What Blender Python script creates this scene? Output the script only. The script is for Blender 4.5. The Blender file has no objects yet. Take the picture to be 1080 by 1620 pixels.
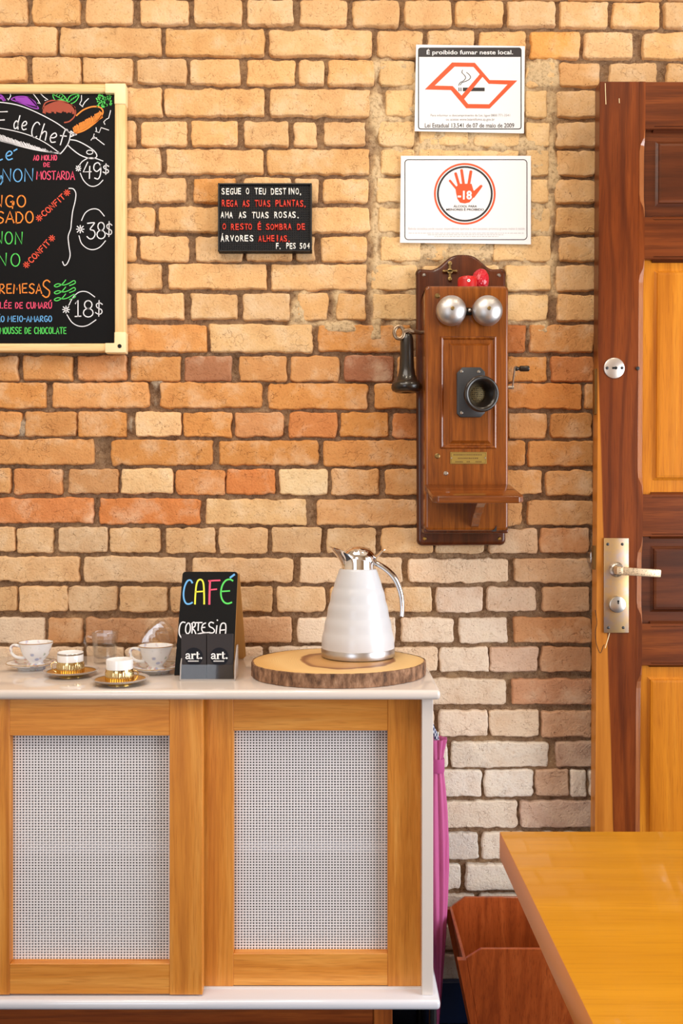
import bpy, bmesh, math, random
import numpy as np
from mathutils import Vector, Matrix, Euler

random.seed(7)
PI = math.pi
SC = bpy.context.scene
COL = SC.collection

# ------------------------------------------------------------------ camera
F = 1448.0          # focal length in photo pixels (1080 x 1620 frame)
D = 2.1             # camera to wall
CZ = 1.18           # camera height
VX, VY = 540.0, 800.0
cam = bpy.data.cameras.new('camera')
cam.sensor_fit = 'VERTICAL'
cam.sensor_height = 36.0
cam.lens = F / 1620.0 * 36.0
cam.shift_x = 0.0
cam.shift_y = -(810.0 - VY) / 1620.0
cam.clip_start = 0.02
camo = bpy.data.objects.new('camera', cam)
camo.location = (0, -D, CZ)
camo.rotation_euler = (PI / 2, 0, 0)
COL.objects.link(camo)
SC.camera = camo

# ------------------------------------------------------------------ exposure, world, lights
SC.view_settings.view_transform = 'Standard'
SC.view_settings.look = 'None'
SC.view_settings.gamma = 1.0
SC.view_settings.use_curve_mapping = False
SC.view_settings.exposure = 0.0
SC.cycles.max_bounces = 8
SC.cycles.diffuse_bounces = 4
SC.cycles.glossy_bounces = 4
SC.cycles.transmission_bounces = 8
SC.cycles.transparent_max_bounces = 12
SC.cycles.caustics_reflective = False
SC.cycles.caustics_refractive = False
SC.cycles.use_denoising = True
SC.cycles.sample_clamp_indirect = 4.0

w = bpy.data.worlds.new('sky')
SC.world = w
w.use_nodes = True
w.node_tree.nodes['Background'].inputs[0].default_value = (0.75, 0.86, 1.0, 1)
w.node_tree.nodes['Background'].inputs[1].default_value = 1.0


def lamp(name, kind, loc, aim, energy, color, **kw):
    l = bpy.data.lights.new(name, kind)
    l.energy = energy
    l.color = color
    for k, v in kw.items():
        setattr(l, k, v)
    o = bpy.data.objects.new(name, l)
    o.location = loc
    d = Vector(aim) - Vector(loc)
    o.rotation_euler = d.to_track_quat('-Z', 'Y').to_euler()
    COL.objects.link(o)
    return o


# daylight through the big window on the right, plus a weak cool fill added behind the camera
lamp('window_daylight', 'AREA', (2.30, -1.50, 1.15), (0.0, -1.0, 1.0), 78, (0.92, 0.96, 1.0), shape='RECTANGLE', size=1.9, size_y=1.8)
lamp('rear_fill', 'AREA', (-1.35, -3.95, 1.10), (-.2, 0, 0.8), 20, (0.84, 0.91, 1.0), shape='RECTANGLE', size=1.2, size_y=2.0)
# warm ceiling spots that wash the wall, and a broad soft fill light added overhead
for sx, e in ((-0.95, 11.5), (0.02, 14), (0.85, 11)):
    lamp('ceiling_spot', 'SPOT', (sx, -0.75, 2.80), (sx, -0.06, 1.2), e, (1.0, 0.86, 0.66), spot_size=math.radians(125), spot_blend=0.9, shadow_soft_size=0.10)
lamp('ceiling_fill', 'AREA', (-0.7, -1.7, 2.86), (-0.7, -1.6, 0.0), 36, (1.0, 0.92, 0.82), shape='RECTANGLE', size=1.8, size_y=1.2)

# ------------------------------------------------------------------ helpers


def S(r, g, b):
    f = lambda c: (c / 255 / 12.92) if c / 255 <= 0.04045 else ((c / 255 + 0.055) / 1.055) ** 2.4
    return (f(r), f(g), f(b))


def P(px, py, Y=0.0):
    """photo pixel on the plane y = Y -> world point"""
    Z = Y + D
    return Vector(((px - VX) * Z / F, Y, CZ - (py - VY) * Z / F))


def ray_plane(px, py, p0, n):
    o = Vector((0, -D, CZ))
    d = Vector(((px - VX) / F, 1.0, -(py - VY) / F))
    t = (Vector(p0) - o).dot(n) / d.dot(n)
    return o + d * t


ORG = {}


def link(o):
    COL.objects.link(o)
    return o


def thing(name, label, cat, loc=(0, 0, 0), group=None, kind=None):
    o = bpy.data.objects.new(name, None)
    o.empty_display_size = 0.03
    o.location = loc
    o['label'] = label
    o['category'] = cat
    if group:
        o['group'] = group
    if kind:
        o['kind'] = kind
    link(o)
    ORG[o.name] = Vector(loc)
    return o


def tag(o, label, cat, group=None, kind=None):
    o['label'] = label
    o['category'] = cat
    if group:
        o['group'] = group
    if kind:
        o['kind'] = kind
    return o


def make(name, bm, mats, parent=None, loc=None, smooth=False, label=None, angle=35):
    """bm is in world coordinates; it becomes one mesh object"""
    if parent is not None:
        org = ORG[parent.name]
    else:
        org = Vector(loc) if loc is not None else Vector((0, 0, 0))
    bmesh.ops.translate(bm, verts=bm.verts, vec=-org)
    bmesh.ops.recalc_face_normals(bm, faces=bm.faces)
    me = bpy.data.meshes.new(name)
    bm.to_mesh(me)
    bm.free()
    if not isinstance(mats, (list, tuple)):
        mats = [mats]
    for m in mats:
        me.materials.append(m)
    if smooth:
        for p in me.polygons:
            p.use_smooth = True
        try:
            me.set_sharp_from_angle(angle=math.radians(angle))
        except Exception:
            pass
    o = bpy.data.objects.new(name, me)
    link(o)
    if parent is not None:
        o.parent = parent
    else:
        o.location = org
    ORG[o.name] = org
    if label:
        o['label'] = label
    return o


def B():
    return bmesh.new()


def join(bm, tmp):
    me = bpy.data.meshes.new('tmp')
    tmp.to_mesh(me)
    tmp.free()
    bm.from_mesh(me)
    bpy.data.meshes.remove(me)


def box(bm, lo, hi, bev=0.0, seg=2, mi=0, rot=None, at=None):
    t = bmesh.new()
    lo = Vector(lo)
    hi = Vector(hi)
    bmesh.ops.create_cube(t, size=1.0)
    c = (lo + hi) / 2
    s = hi - lo
    for v in t.verts:
        v.co = Vector((v.co.x * s.x, v.co.y * s.y, v.co.z * s.z))
    if bev > 0:
        bmesh.ops.bevel(t, geom=list(t.edges), offset=bev, segments=seg, profile=0.5, affect='EDGES')
    M = Matrix.Translation(c)
    if rot is not None:
        M = Matrix.Translation(c) @ rot
    bmesh.ops.transform(t, matrix=M, verts=t.verts)
    for f in t.faces:
        f.material_index = mi
    join(bm, t)
    return bm


def prism(bm, pts, vec, bev=0.0, seg=2, mi=0):
    """polygon (list of Vector) swept by vec"""
    t = bmesh.new()
    vs = [t.verts.new(p) for p in pts]
    f = t.faces.new(vs)
    r = bmesh.ops.extrude_face_region(t, geom=[f])
    nv = [g for g in r['geom'] if isinstance(g, bmesh.types.BMVert)]
    bmesh.ops.translate(t, verts=nv, vec=vec)
    bmesh.ops.recalc_face_normals(t, faces=t.faces)
    if bev > 0:
        bmesh.ops.bevel(t, geom=list(t.edges), offset=bev, segments=seg, profile=0.5, affect='EDGES')
    for f in t.faces:
        f.material_index = mi
    join(bm, t)
    return bm


def lathe(bm, prof, n=48, c=(0, 0, 0), axis=(0, 0, 1), rfun=None, mi=0, close=False):
    """prof: list of (r, h) along axis"""
    ax = Vector(axis).normalized()
    q = Vector((0, 0, 1)).rotation_difference(ax).to_matrix()
    c = Vector(c)
    rings = []
    for r, h in prof:
        if r < 1e-6:
            rings.append([bm.verts.new(c + q @ Vector((0, 0, h)))])
        else:
            ring = []
            for i in range(n):
                a = 2 * PI * i / n
                rr = rfun(a, r, h) if rfun else r
                ring.append(bm.verts.new(c + q @ Vector((rr * math.cos(a), rr * math.sin(a), h))))
            rings.append(ring)
    pairs = list(zip(rings[:-1], rings[1:]))
    if close:
        pairs.append((rings[-1], rings[0]))
    for a, b in pairs:
        if len(a) == 1 and len(b) == 1:
            continue
        for i in range(n):
            j = (i + 1) % n
            if len(a) == 1:
                f = bm.faces.new((a[0], b[i], b[j]))
            elif len(b) == 1:
                f = bm.faces.new((a[i], a[j], b[0]))
            else:
                f = bm.faces.new((a[i], a[j], b[j], b[i]))
            f.material_index = mi
    return bm


def catmull(pts, n=6, closed=False):
    pts = [Vector(p) for p in pts]
    out = []
    m = len(pts)
    if m < 3:
        return pts
    rng = range(m if closed else m - 1)
    for i in rng:
        if closed:
            p0, p1, p2, p3 = pts[(i - 1) % m], pts[i], pts[(i + 1) % m], pts[(i + 2) % m]
        else:
            p0, p1, p2, p3 = pts[max(i - 1, 0)], pts[i], pts[i + 1], pts[min(i + 2, m - 1)]
        for k in range(n):
            t = k / n
            out.append(0.5 * ((2 * p1) + (p2 - p0) * t + (2 * p0 - 5 * p1 + 4 * p2 - p3) * t * t + (3 * p1 - p0 - 3 * p2 + p3) * t ** 3))
    if not closed:
        out.append(pts[-1])
    return out


def tube(bm, pts, rad, n=12, closed=False, flat=None, mi=0):
    """rad: number or list; flat=(a,b): elliptical section factors"""
    pts = [Vector(p) for p in pts]
    m = len(pts)
    rads = rad if isinstance(rad, (list, tuple)) else [rad] * m
    rings = []
    up = None
    for i in range(m):
        if closed:
            d = pts[(i + 1) % m] - pts[i - 1]
        else:
            d = pts[min(i + 1, m - 1)] - pts[max(i - 1, 0)]
        d.normalize()
        if up is None:
            up = Vector((0, 1, 0)) if abs(d.y) < 0.8 else Vector((1, 0, 0))
        s = d.cross(up)
        s.normalize()
        up2 = s.cross(d).normalized()
        up = up2
        ring = []
        fa, fb = flat if flat else (1, 1)
        for k in range(n):
            a = 2 * PI * k / n
            ring.append(bm.verts.new(pts[i] + s * (rads[i] * fa * math.cos(a)) + up2 * (rads[i] * fb * math.sin(a))))
        rings.append(ring)
    for i in range(m if closed else m - 1):
        a, b = rings[i], rings[(i + 1) % m]
        for k in range(n):
            j = (k + 1) % n
            bm.faces.new((a[k], a[j], b[j], b[k])).material_index = mi
    if not closed:
        bm.faces.new(rings[0]).material_index = mi
        bm.faces.new(rings[-1]).material_index = mi
    return bm


def ball(bm, c, r, sc=(1, 1, 1), u=20, v=14, mi=0, rot=None):
    t = bmesh.new()
    bmesh.ops.create_uvsphere(t, u_segments=u, v_segments=v, radius=r)
    M = Matrix.Translation(Vector(c)) @ (rot if rot is not None else Matrix.Identity(4)) @ Matrix.Diagonal((sc[0], sc[1], sc[2], 1))
    bmesh.ops.transform(t, matrix=M, verts=t.verts)
    for f in t.faces:
        f.material_index = mi
    join(bm, t)
    return bm


def cyl(bm, c, r, h, axis=(0, 0, 1), n=24, bev=0.0, mi=0):
    if bev > 0:
        prof = [(0, 0), (r - bev, 0), (r - bev * .3, bev * .3), (r, bev), (r, h - bev), (r - bev * .3, h - bev * .3), (r - bev, h), (0, h)]
    else:
        prof = [(0, 0), (r, 0), (r, h), (0, h)]
    return lathe(bm, prof, n, c, axis, mi=mi)


def dup(root, loc, label=None):
    r = root.copy()
    COL.objects.link(r)
    r.location = loc
    if label:
        r['label'] = label
    for ch in list(root.children):
        c = ch.copy()
        COL.objects.link(c)
        c.parent = r
        for g in ch.children:
            d = g.copy()
            COL.objects.link(d)
            d.parent = c
    return r


# ---- flat print: polygons and strokes on a plane -------------------------------


class Plane:
    """maps photo pixels to a thin layer lying on a real plane"""

    def __init__(self, p0, n):
        self.p0 = Vector(p0)
        self.n = Vector(n).normalized()      # points towards the camera

    def __call__(self, px, py, lift=0.0):
        return ray_plane(px, py, self.p0, self.n) + self.n * lift


def WP(Y):
    return Plane((0, Y, 0), (0, -1, 0))


def poly(bm, pl, pts, lift, mi=0):
    vs = [bm.verts.new(pl(x, y, lift)) for x, y in pts]
    if len(vs) > 4:
        es = [bm.edges.new((vs[i], vs[(i + 1) % len(vs)])) for i in range(len(vs))]
        r = bmesh.ops.triangle_fill(bm, use_beauty=True, use_dissolve=False, edges=es)
        for g in r['geom']:
            if isinstance(g, bmesh.types.BMFace):
                g.material_index = mi
    else:
        bm.faces.new(vs).material_index = mi


def ring(bm, pl, outer, inner, lift, mi=0):
    n = len(outer)
    a = [bm.verts.new(pl(x, y, lift)) for x, y in outer]
    b = [bm.verts.new(pl(x, y, lift)) for x, y in inner]
    for i in range(n):
        j = (i + 1) % n
        bm.faces.new((a[i], a[j], b[j], b[i])).material_index = mi


def stroke(bm, pl, pts, wd, lift, mi=0, smooth=True, closed=False):
    if smooth and len(pts) > 2:
        pts = [(p.x, p.y) for p in catmull([(x, y, 0) for x, y in pts], 6, closed)]
    n = len(pts)
    L, R = [], []
    hw = wd / 2
    for i in range(n):
        if closed:
            a, b = pts[i - 1], pts[(i + 1) % n]
        else:
            a, b = pts[max(i - 1, 0)], pts[min(i + 1, n - 1)]
        dx, dy = b[0] - a[0], b[1] - a[1]
        l = math.hypot(dx, dy) or 1
        dx /= l
        dy /= l
        x, y = pts[i]
        if not closed and i == 0:
            x -= dx * hw * .6
            y -= dy * hw * .6
        if not closed and i == n - 1:
            x += dx * hw * .6
            y += dy * hw * .6
        L.append(bm.verts.new(pl(x - dy * hw, y + dx * hw, lift)))
        R.append(bm.verts.new(pl(x + dy * hw, y - dx * hw, lift)))
    for i in range(n if closed else n - 1):
        j = (i + 1) % n
        bm.faces.new((L[i], L[j], R[j], R[i])).material_index = mi


def arc(cx, cy, rx, ry, a0, a1, n=12):
    return [(cx + rx * math.cos(math.radians(a0 + (a1 - a0) * i / n)), cy + ry * math.sin(math.radians(a0 + (a1 - a0) * i / n))) for i in range(n + 1)]


def rrect(x0, y0, x1, y1, r, n=5):
    return (arc(x1 - r, y1 - r, r, r, 0, 90, n) + arc(x0 + r, y1 - r, r, r, 90, 180, n) +
            arc(x0 + r, y0 + r, r, r, 180, 270, n) + arc(x1 - r, y0 + r, r, r, 270, 360, n))


# hand lettering: unit-box strokes (x right, y down), 's' = smooth, 'l' = straight
O_ = arc(.5, .5, .46, .5, -90, 270, 16)
GL = {
    'A': ['l', [(0, 1), (.5, 0), (1, 1)], [(.2, .68), (.82, .66)]],
    'B': ['l', [(.1, 0), (.1, 1)], [(.1, 0), (.6, .02), (.8, .22), (.6, .46), (.1, .5)], [(.6, .48), (.9, .72), (.7, .97), (.1, 1)]],
    'C': ['l', arc(.58, .5, .5, .5, -50, -310, 12)],
    'D': ['l', [(.08, 0), (.08, 1)], [(.0, .02), (.5, .04), (.85, .3), (.9, .6), (.6, .93), (.05, 1)]],
    'E': ['l', [(.9, .02), (.12, .04), (.08, .5), (.12, .97), (.92, .96)], [(.1, .5), (.75, .48)]],
    'F': ['l', [(.95, .02), (.12, .04), (.1, 1)], [(.1, .5), (.75, .47)]],
    'G': ['l', arc(.55, .5, .48, .5, -50, -330, 12) + [(.97, .56), (.6, .56)]],
    'H': ['l', [(.08, 0), (.06, 1)], [(.92, 0), (.94, 1)], [(.06, .52), (.94, .5)]],
    'I': ['l', [(.5, 0), (.5, 1)]],
    'L': ['l', [(.12, 0), (.1, .97), (.9, .95)]],
    'M': ['l', [(.02, 1), (.12, 0), (.5, .62), (.88, 0), (.98, 1)]],
    'N': ['l', [(.06, 1), (.1, 0), (.88, .98), (.94, 0)]],
    'O': ['l', O_],
    'P': ['l', [(.1, 0), (.1, 1)], [(.1, 0), (.7, .03), (.9, .28), (.65, .53), (.1, .55)]],
    'R': ['l', [(.1, 0), (.08, 1)], [(.06, .02), (.68, .04), (.88, .26), (.62, .5), (.12, .53), (.95, 1)]],
    'S': ['s', [(.92, .12), (.6, 0), (.2, .1), (.14, .32), (.5, .48), (.88, .66), (.76, .93), (.4, 1), (.04, .88)]],
    'T': ['l', [(0, .03), (1, .01)], [(.5, .02), (.48, 1)]],
    'U': ['s', [(.06, 0), (.08, .6), (.3, .97), (.7, .95), (.92, .6), (.94, 0)]],
    'V': ['l', [(0, 0), (.5, 1), (1, 0)]],
    '1': ['l', [(.2, .22), (.55, 0), (.55, 1)], [(.15, 1), (.95, .98)]],
    '3': ['s', [(.1, .06), (.8, .02), (.82, .1), (.4, .42), (.8, .5), (.95, .74), (.7, .97), (.35, 1), (.04, .86)]],
    '4': ['l', [(.55, 0), (.05, .6), (.95, .58)], [(.78, .25), (.74, 1)]],
    '8': ['l', arc(.5, .25, .36, .25, -90, 270, 12), arc(.5, .74, .46, .26, -90, 270, 12)],
    '9': ['s', [(.88, .2), (.6, .02), (.2, .12), (.12, .4), (.45, .55), (.85, .35), (.9, .1), (.86, .7), (.6, 1), (.2, .95)]],
    '$': ['s', [(.92, .25), (.6, .15), (.2, .25), (.3, .45), (.8, .58), (.85, .78), (.5, .88), (.08, .76)], [(.52, 0), (.48, 1)]],
    '*': ['l', [(.1, .1), (.9, .9)], [(.9, .1), (.1, .9)], [(.5, 0), (.5, 1)], [(0, .5), (1, .5)]],
    '-': ['l', [(.1, .5), (.9, .5)]],
    'd': ['s', [(.75, .55), (.4, .4), (.1, .65), (.25, .95), (.6, .9), (.78, .6)], [(.85, 0), (.72, .6), (.85, .98)]],
    'e': ['s', [(.12, .72), (.6, .66), (.85, .5), (.6, .36), (.25, .5), (.12, .75), (.4, .98), (.9, .9)]],
    'h': ['s', [(.2, 0), (.12, .5), (.1, 1)], [(.12, .75), (.4, .48), (.75, .52), (.82, 1)]],
    'f': ['s', [(.95, .12), (.65, .0), (.45, .2), (.35, 1.05)], [(.05, .48), (.85, .42)]],
}
GL['É'] = GL['E'] + [[(.4, -.15), (.75, -.35)]]
GL['Ú'] = GL['U'] + [[(.4, -.15), (.75, -.35)]]
GL['Ã'] = GL['A'] + [[(.05, -.2), (.35, -.34), (.65, -.2), (.95, -.34)]]
WID = {'I': .45, '-': .6, ' ': .5, 'M': 1.25, '1': .7, '*': .9, 'i': .4}


def hand(bm, pl, text, x0, y0, x1, y1, wd, lift, mi=0, ang=0.0, gap=.28):
    """hand-drawn string filling the box; ang degrees about the box's left middle"""
    ws = [WID.get(c, 1.0) for c in text]
    tot = sum(ws) + gap * (len(text) - 1)
    k = (x1 - x0) / tot
    x = x0
    ca, sa = math.cos(math.radians(ang)), math.sin(math.radians(ang))
    cy = (y0 + y1) / 2
    for c, wc in zip(text, ws):
        if c in GL:
            jy = random.uniform(-.03, .03) * (y1 - y0)
            for s in GL[c][1:]:
                pts = []
                for u, v in s:
                    X = x + u * wc * k - x0
                    Yy = y0 + v * (y1 - y0) + jy - cy
                    pts.append((x0 + X * ca - Yy * sa, cy + X * sa + Yy * ca))
                stroke(bm, pl, pts, wd, lift, mi, smooth=(GL[c][0] == 's' and len(s) > 2))
        x += (wc + gap) * k
    return bm


def printed(pl, body, x0, x1, ytop, ybot, lift, bold=0.0, shear=0.0, depth=0.0):
    """built-in font text fitted to a pixel box on a plane; returns bmesh in world coords"""
    cu = bpy.data.curves.new('txt', 'FONT')
    cu.body = body
    cu.offset = bold
    cu.shear = shear
    cu.resolution_u = 3
    ob = bpy.data.objects.new('txt', cu)
    COL.objects.link(ob)
    dg = bpy.context.evaluated_depsgraph_get()
    me = bpy.data.meshes.new_from_object(ob.evaluated_get(dg))
    bpy.data.objects.remove(ob)
    bpy.data.curves.remove(cu)
    bm = bmesh.new()
    bm.from_mesh(me)
    bpy.data.meshes.remove(me)
    xs = [v.co.x for v in bm.verts]
    ys = [v.co.y for v in bm.verts]
    ax, bx, ay, by = min(xs), max(xs), min(ys), max(ys)
    for v in bm.verts:
        u = (v.co.x - ax) / (bx - ax)
        t = (v.co.y - ay) / (by - ay)
        v.co = pl(x0 + u * (x1 - x0), ybot + t * (ytop - ybot), lift)
    if depth > 0:
        r = bmesh.ops.extrude_face_region(bm, geom=list(bm.faces))
        nv = [g for g in r['geom'] if isinstance(g, bmesh.types.BMVert)]
        bmesh.ops.translate(bm, verts=nv, vec=pl.n * depth)
    return bm


def merge(bm, t, mi=0):
    for f in t.faces:
        f.material_index = mi
    join(bm, t)


# ------------------------------------------------------------------ materials


def pm(name, col, rough=.5, metal=0.0, coat=0.0, trans=0.0, ior=1.5, spec=.5, coat_rough=.05):
    m = bpy.data.materials.new(name)
    m.use_nodes = True
    b = m.node_tree.nodes['Principled BSDF']
    b.inputs['Base Color'].default_value = (*col, 1)
    b.inputs['Roughness'].default_value = rough
    b.inputs['Metallic'].default_value = metal
    b.inputs['Coat Weight'].default_value = coat
    b.inputs['Coat Roughness'].default_value = coat_rough
    b.inputs['Transmission Weight'].default_value = trans
    b.inputs['IOR'].default_value = ior
    b.inputs['Specular IOR Level'].default_value = spec
    return m


class NT:
    def __init__(self, m):
        self.t = m.node_tree
        self.b = self.t.nodes['Principled BSDF']

    def n(self, kind, **kw):
        nd = self.t.nodes.new(kind)
        for k, v in kw.items():
            if k in nd.inputs:
                nd.inputs[k].default_value = v
            else:
                setattr(nd, k, v)
        return nd

    def l(self, a, b):
        self.t.links.new(a, b)

    def ramp(self, src, stops, interp='LINEAR'):
        r = self.t.nodes.new('ShaderNodeValToRGB')
        r.color_ramp.interpolation = interp
        e = r.color_ramp.elements
        while len(e) > 1:
            e.remove(e[0])
        for i, (p, c) in enumerate(stops):
            if i == 0:
                el = e[0]
                el.position = p
            else:
                el = e.new(p)
            el.color = (*c, 1) if len(c) == 3 else c
        self.l(src, r.inputs[0])
        return r.outputs[0]

    def mix(self, fac, a, b, mode='MIX'):
        x = self.t.nodes.new('ShaderNodeMix')
        x.data_type = 'RGBA'
        x.blend_type = mode
        for s, v in ((x.inputs[0], fac), (x.inputs[6], a), (x.inputs[7], b)):
            if hasattr(v, 'is_output'):
                self.l(v, s)
            elif isinstance(v, (int, float)):
                s.default_value = v
            else:
                s.default_value = (*v, 1)
        return x.outputs[2]

    def coords(self, scale=(1, 1, 1), rot=(0, 0, 0)):
        tc = self.t.nodes.new('ShaderNodeTexCoord')
        mp = self.t.nodes.new('ShaderNodeMapping')
        mp.inputs['Scale'].default_value = scale
        mp.inputs['Rotation'].default_value = rot
        self.l(tc.outputs['Object'], mp.inputs[0])
        return mp.outputs[0]

    def noise(self, vec, scale, detail=4.0, rough=.55, dist=0.0):
        nd = self.n('ShaderNodeTexNoise')
        nd.inputs['Scale'].default_value = scale
        nd.inputs['Detail'].default_value = detail
        nd.inputs['Roughness'].default_value = rough
        nd.inputs['Distortion'].default_value = dist
        self.l(vec, nd.inputs['Vector'])
        return nd.outputs['Fac']

    def bump(self, h, strength=.3, dist=.002, prev=None):
        bn = self.t.nodes.new('ShaderNodeBump')
        bn.inputs['Strength'].default_value = strength
        bn.inputs['Distance'].default_value = dist
        self.l(h, bn.inputs['Height'])
        if prev is not None:
            self.l(prev, bn.inputs['Normal'])
        return bn.outputs[0]


AX = {'x': (.06, 1, 1), 'y': (1, .06, 1), 'z': (1, 1, .06)}


def wood(name, light, mid, dark, axis='z', scale=26, rough=.4, coat=.15, contrast=1.0, rings=.35, fine=170):
    m = pm(name, mid, rough, coat=coat, spec=.3)
    N = NT(m)
    v = N.coords(AX[axis])
    a = N.noise(v, scale, 5, .6, .8)
    c = N.ramp(a, [(.5 - .22 / contrast, dark), (.5, mid), (.5 + .2 / contrast, light)])
    # cathedral figure
    wv = N.n('ShaderNodeTexWave', wave_type='BANDS', bands_direction={'z': 'X', 'x': 'Z', 'y': 'X'}[axis])
    wv.inputs['Scale'].default_value = scale * .55
    wv.inputs['Distortion'].default_value = 9.0
    wv.inputs['Detail'].default_value = 2.0
    wv.inputs['Detail Scale'].default_value = .8
    N.l(N.coords(tuple(.22 if k < .5 else 1 for k in AX[axis])), wv.inputs['Vector'])
    f = N.ramp(wv.outputs['Fac'], [(0.0, (rings, rings, rings)), (.35, (0, 0, 0))])
    c = N.mix(f, c, dark)
    # fine pores
    ax3 = tuple(.03 if k < .5 else 1 for k in AX[axis])
    p = N.noise(N.coords(ax3), fine * 2.2, 2, .6)
    g = N.ramp(p, [(.34, (.45, .45, .45)), (.47, (0, 0, 0))])
    c = N.mix(g, c, dark)
    N.l(c, N.b.inputs['Base Color'])
    N.l(N.bump(p, .12, .001), N.b.inputs['Normal'])
    return m


M = {}
M['white_lacquer'] = pm('white_lacquer', S(222, 212, 205), .12, coat=.4)
M['white_gloss'] = pm('white_gloss', S(224, 225, 230), .12, coat=.5)
M['shelf_white'] = pm('shelf_white', S(222, 224, 234), .14, coat=.5)
M['porcelain'] = pm('porcelain', S(240, 238, 238), .1, coat=.4)
M['black_metal'] = pm('black_metal', S(14, 14, 16), .4)
M['chrome'] = pm('chrome', (.88, .88, .9), .05, 1.0)
M['steel'] = pm('steel', (.62, .61, .62), .32, 1.0)
M['nickel'] = pm('nickel', (.6, .58, .55), .3, 1.0)
M['brass'] = pm('brass', S(196, 160, 90), .35, 1.0)
M['old_brass'] = pm('old_brass', S(150, 125, 80), .4, 1.0)
M['gold'] = pm('gold', S(240, 185, 70), .16, 1.0)
M['glass'] = pm('glass', (1, 1, 1), .0, trans=1.0, ior=1.45)
M['acrylic'] = pm('acrylic', (1, 1, 1), .02, trans=1.0, ior=1.3)
M['water'] = pm('water', (1, 1, 1), .0, trans=1.0, ior=1.33)
M['bakelite'] = pm('bakelite', S(30, 24, 20), .28, coat=.3)
M['grey_metal'] = pm('grey_metal', S(58, 58, 60), .42, .4)
M['red'] = pm('red_paint', S(200, 18, 22), .35, coat=.2)
M['paper'] = pm('paper', S(238, 236, 238), .35, coat=.2)
M['ink'] = pm('ink', S(38, 34, 38), .5)
M['ink_grey'] = pm('ink_grey', S(140, 138, 140), .5)
M['ink_light'] = pm('ink_light', S(196, 194, 196), .5)
M['ink_orange'] = pm('ink_orange', S(240, 82, 38), .45)
M['ink_white'] = pm('ink_white', S(245, 243, 243), .5)
M['slate'] = pm('slate', S(14, 14, 16), .6, spec=.12)
for k, c in {'chalk_white': (232, 232, 238), 'chalk_orange': (252, 140, 40), 'chalk_green': (80, 215, 90), 'chalk_blue': (100, 175, 235),
             'chalk_pink': (245, 75, 115), 'chalk_red': (240, 80, 50), 'chalk_purple': (150, 50, 185), 'chalk_brown': (170, 70, 45), 'chalk_yellow': (235, 232, 60)}.items():
    M[k] = pm(k, S(*c), .6)
M['letter_white'] = pm('letter_white', S(240, 238, 232), .4)
M['letter_red'] = pm('letter_red', S(228, 56, 34), .4)
M['card'] = pm('card', S(50, 46, 48), .55, spec=.2)
M['card_dark'] = pm('card_dark', S(14, 16, 26), .5, spec=.2)
M['navy'] = pm('navy', S(26, 42, 78), .35)
M['cream'] = pm('cream_paint', S(225, 205, 178), .8)
M['dark_hole'] = pm('dark_hole', S(8, 7, 6), .8)
M['string'] = pm('string', S(225, 215, 195), .8)

# ================================================================== brick wall
rng = np.random.default_rng(11)


def hash2(i, j, s):
    i = i.astype(np.int64)
    j = j.astype(np.int64)
    h = (i * 374761393 + j * 668265263 + np.int64(s) * 2147483647) & 0xffffffff
    h = ((h ^ (h >> 13)) * 1274126177) & 0xffffffff
    h = (h ^ (h >> 16)) & 0xffffffff
    return h / 4294967295.0


def vn(x, y, s):
    x0 = np.floor(x)
    y0 = np.floor(y)
    fx = x - x0
    fy = y - y0
    fx = fx * fx * (3 - 2 * fx)
    fy = fy * fy * (3 - 2 * fy)
    a = hash2(x0, y0, s)
    b = hash2(x0 + 1, y0, s)
    c = hash2(x0, y0 + 1, s)
    d = hash2(x0 + 1, y0 + 1, s)
    return (a + (b - a) * fx) * (1 - fy) + (c + (d - c) * fx) * fy


def fbm(x, y, s, o=3):
    v = 0
    a = .5
    for k in range(o):
        v = v + a * (vn(x * 2 ** k, y * 2 ** k, s + k * 17) - .5)
        a *= .5
    return v * 2


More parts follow.
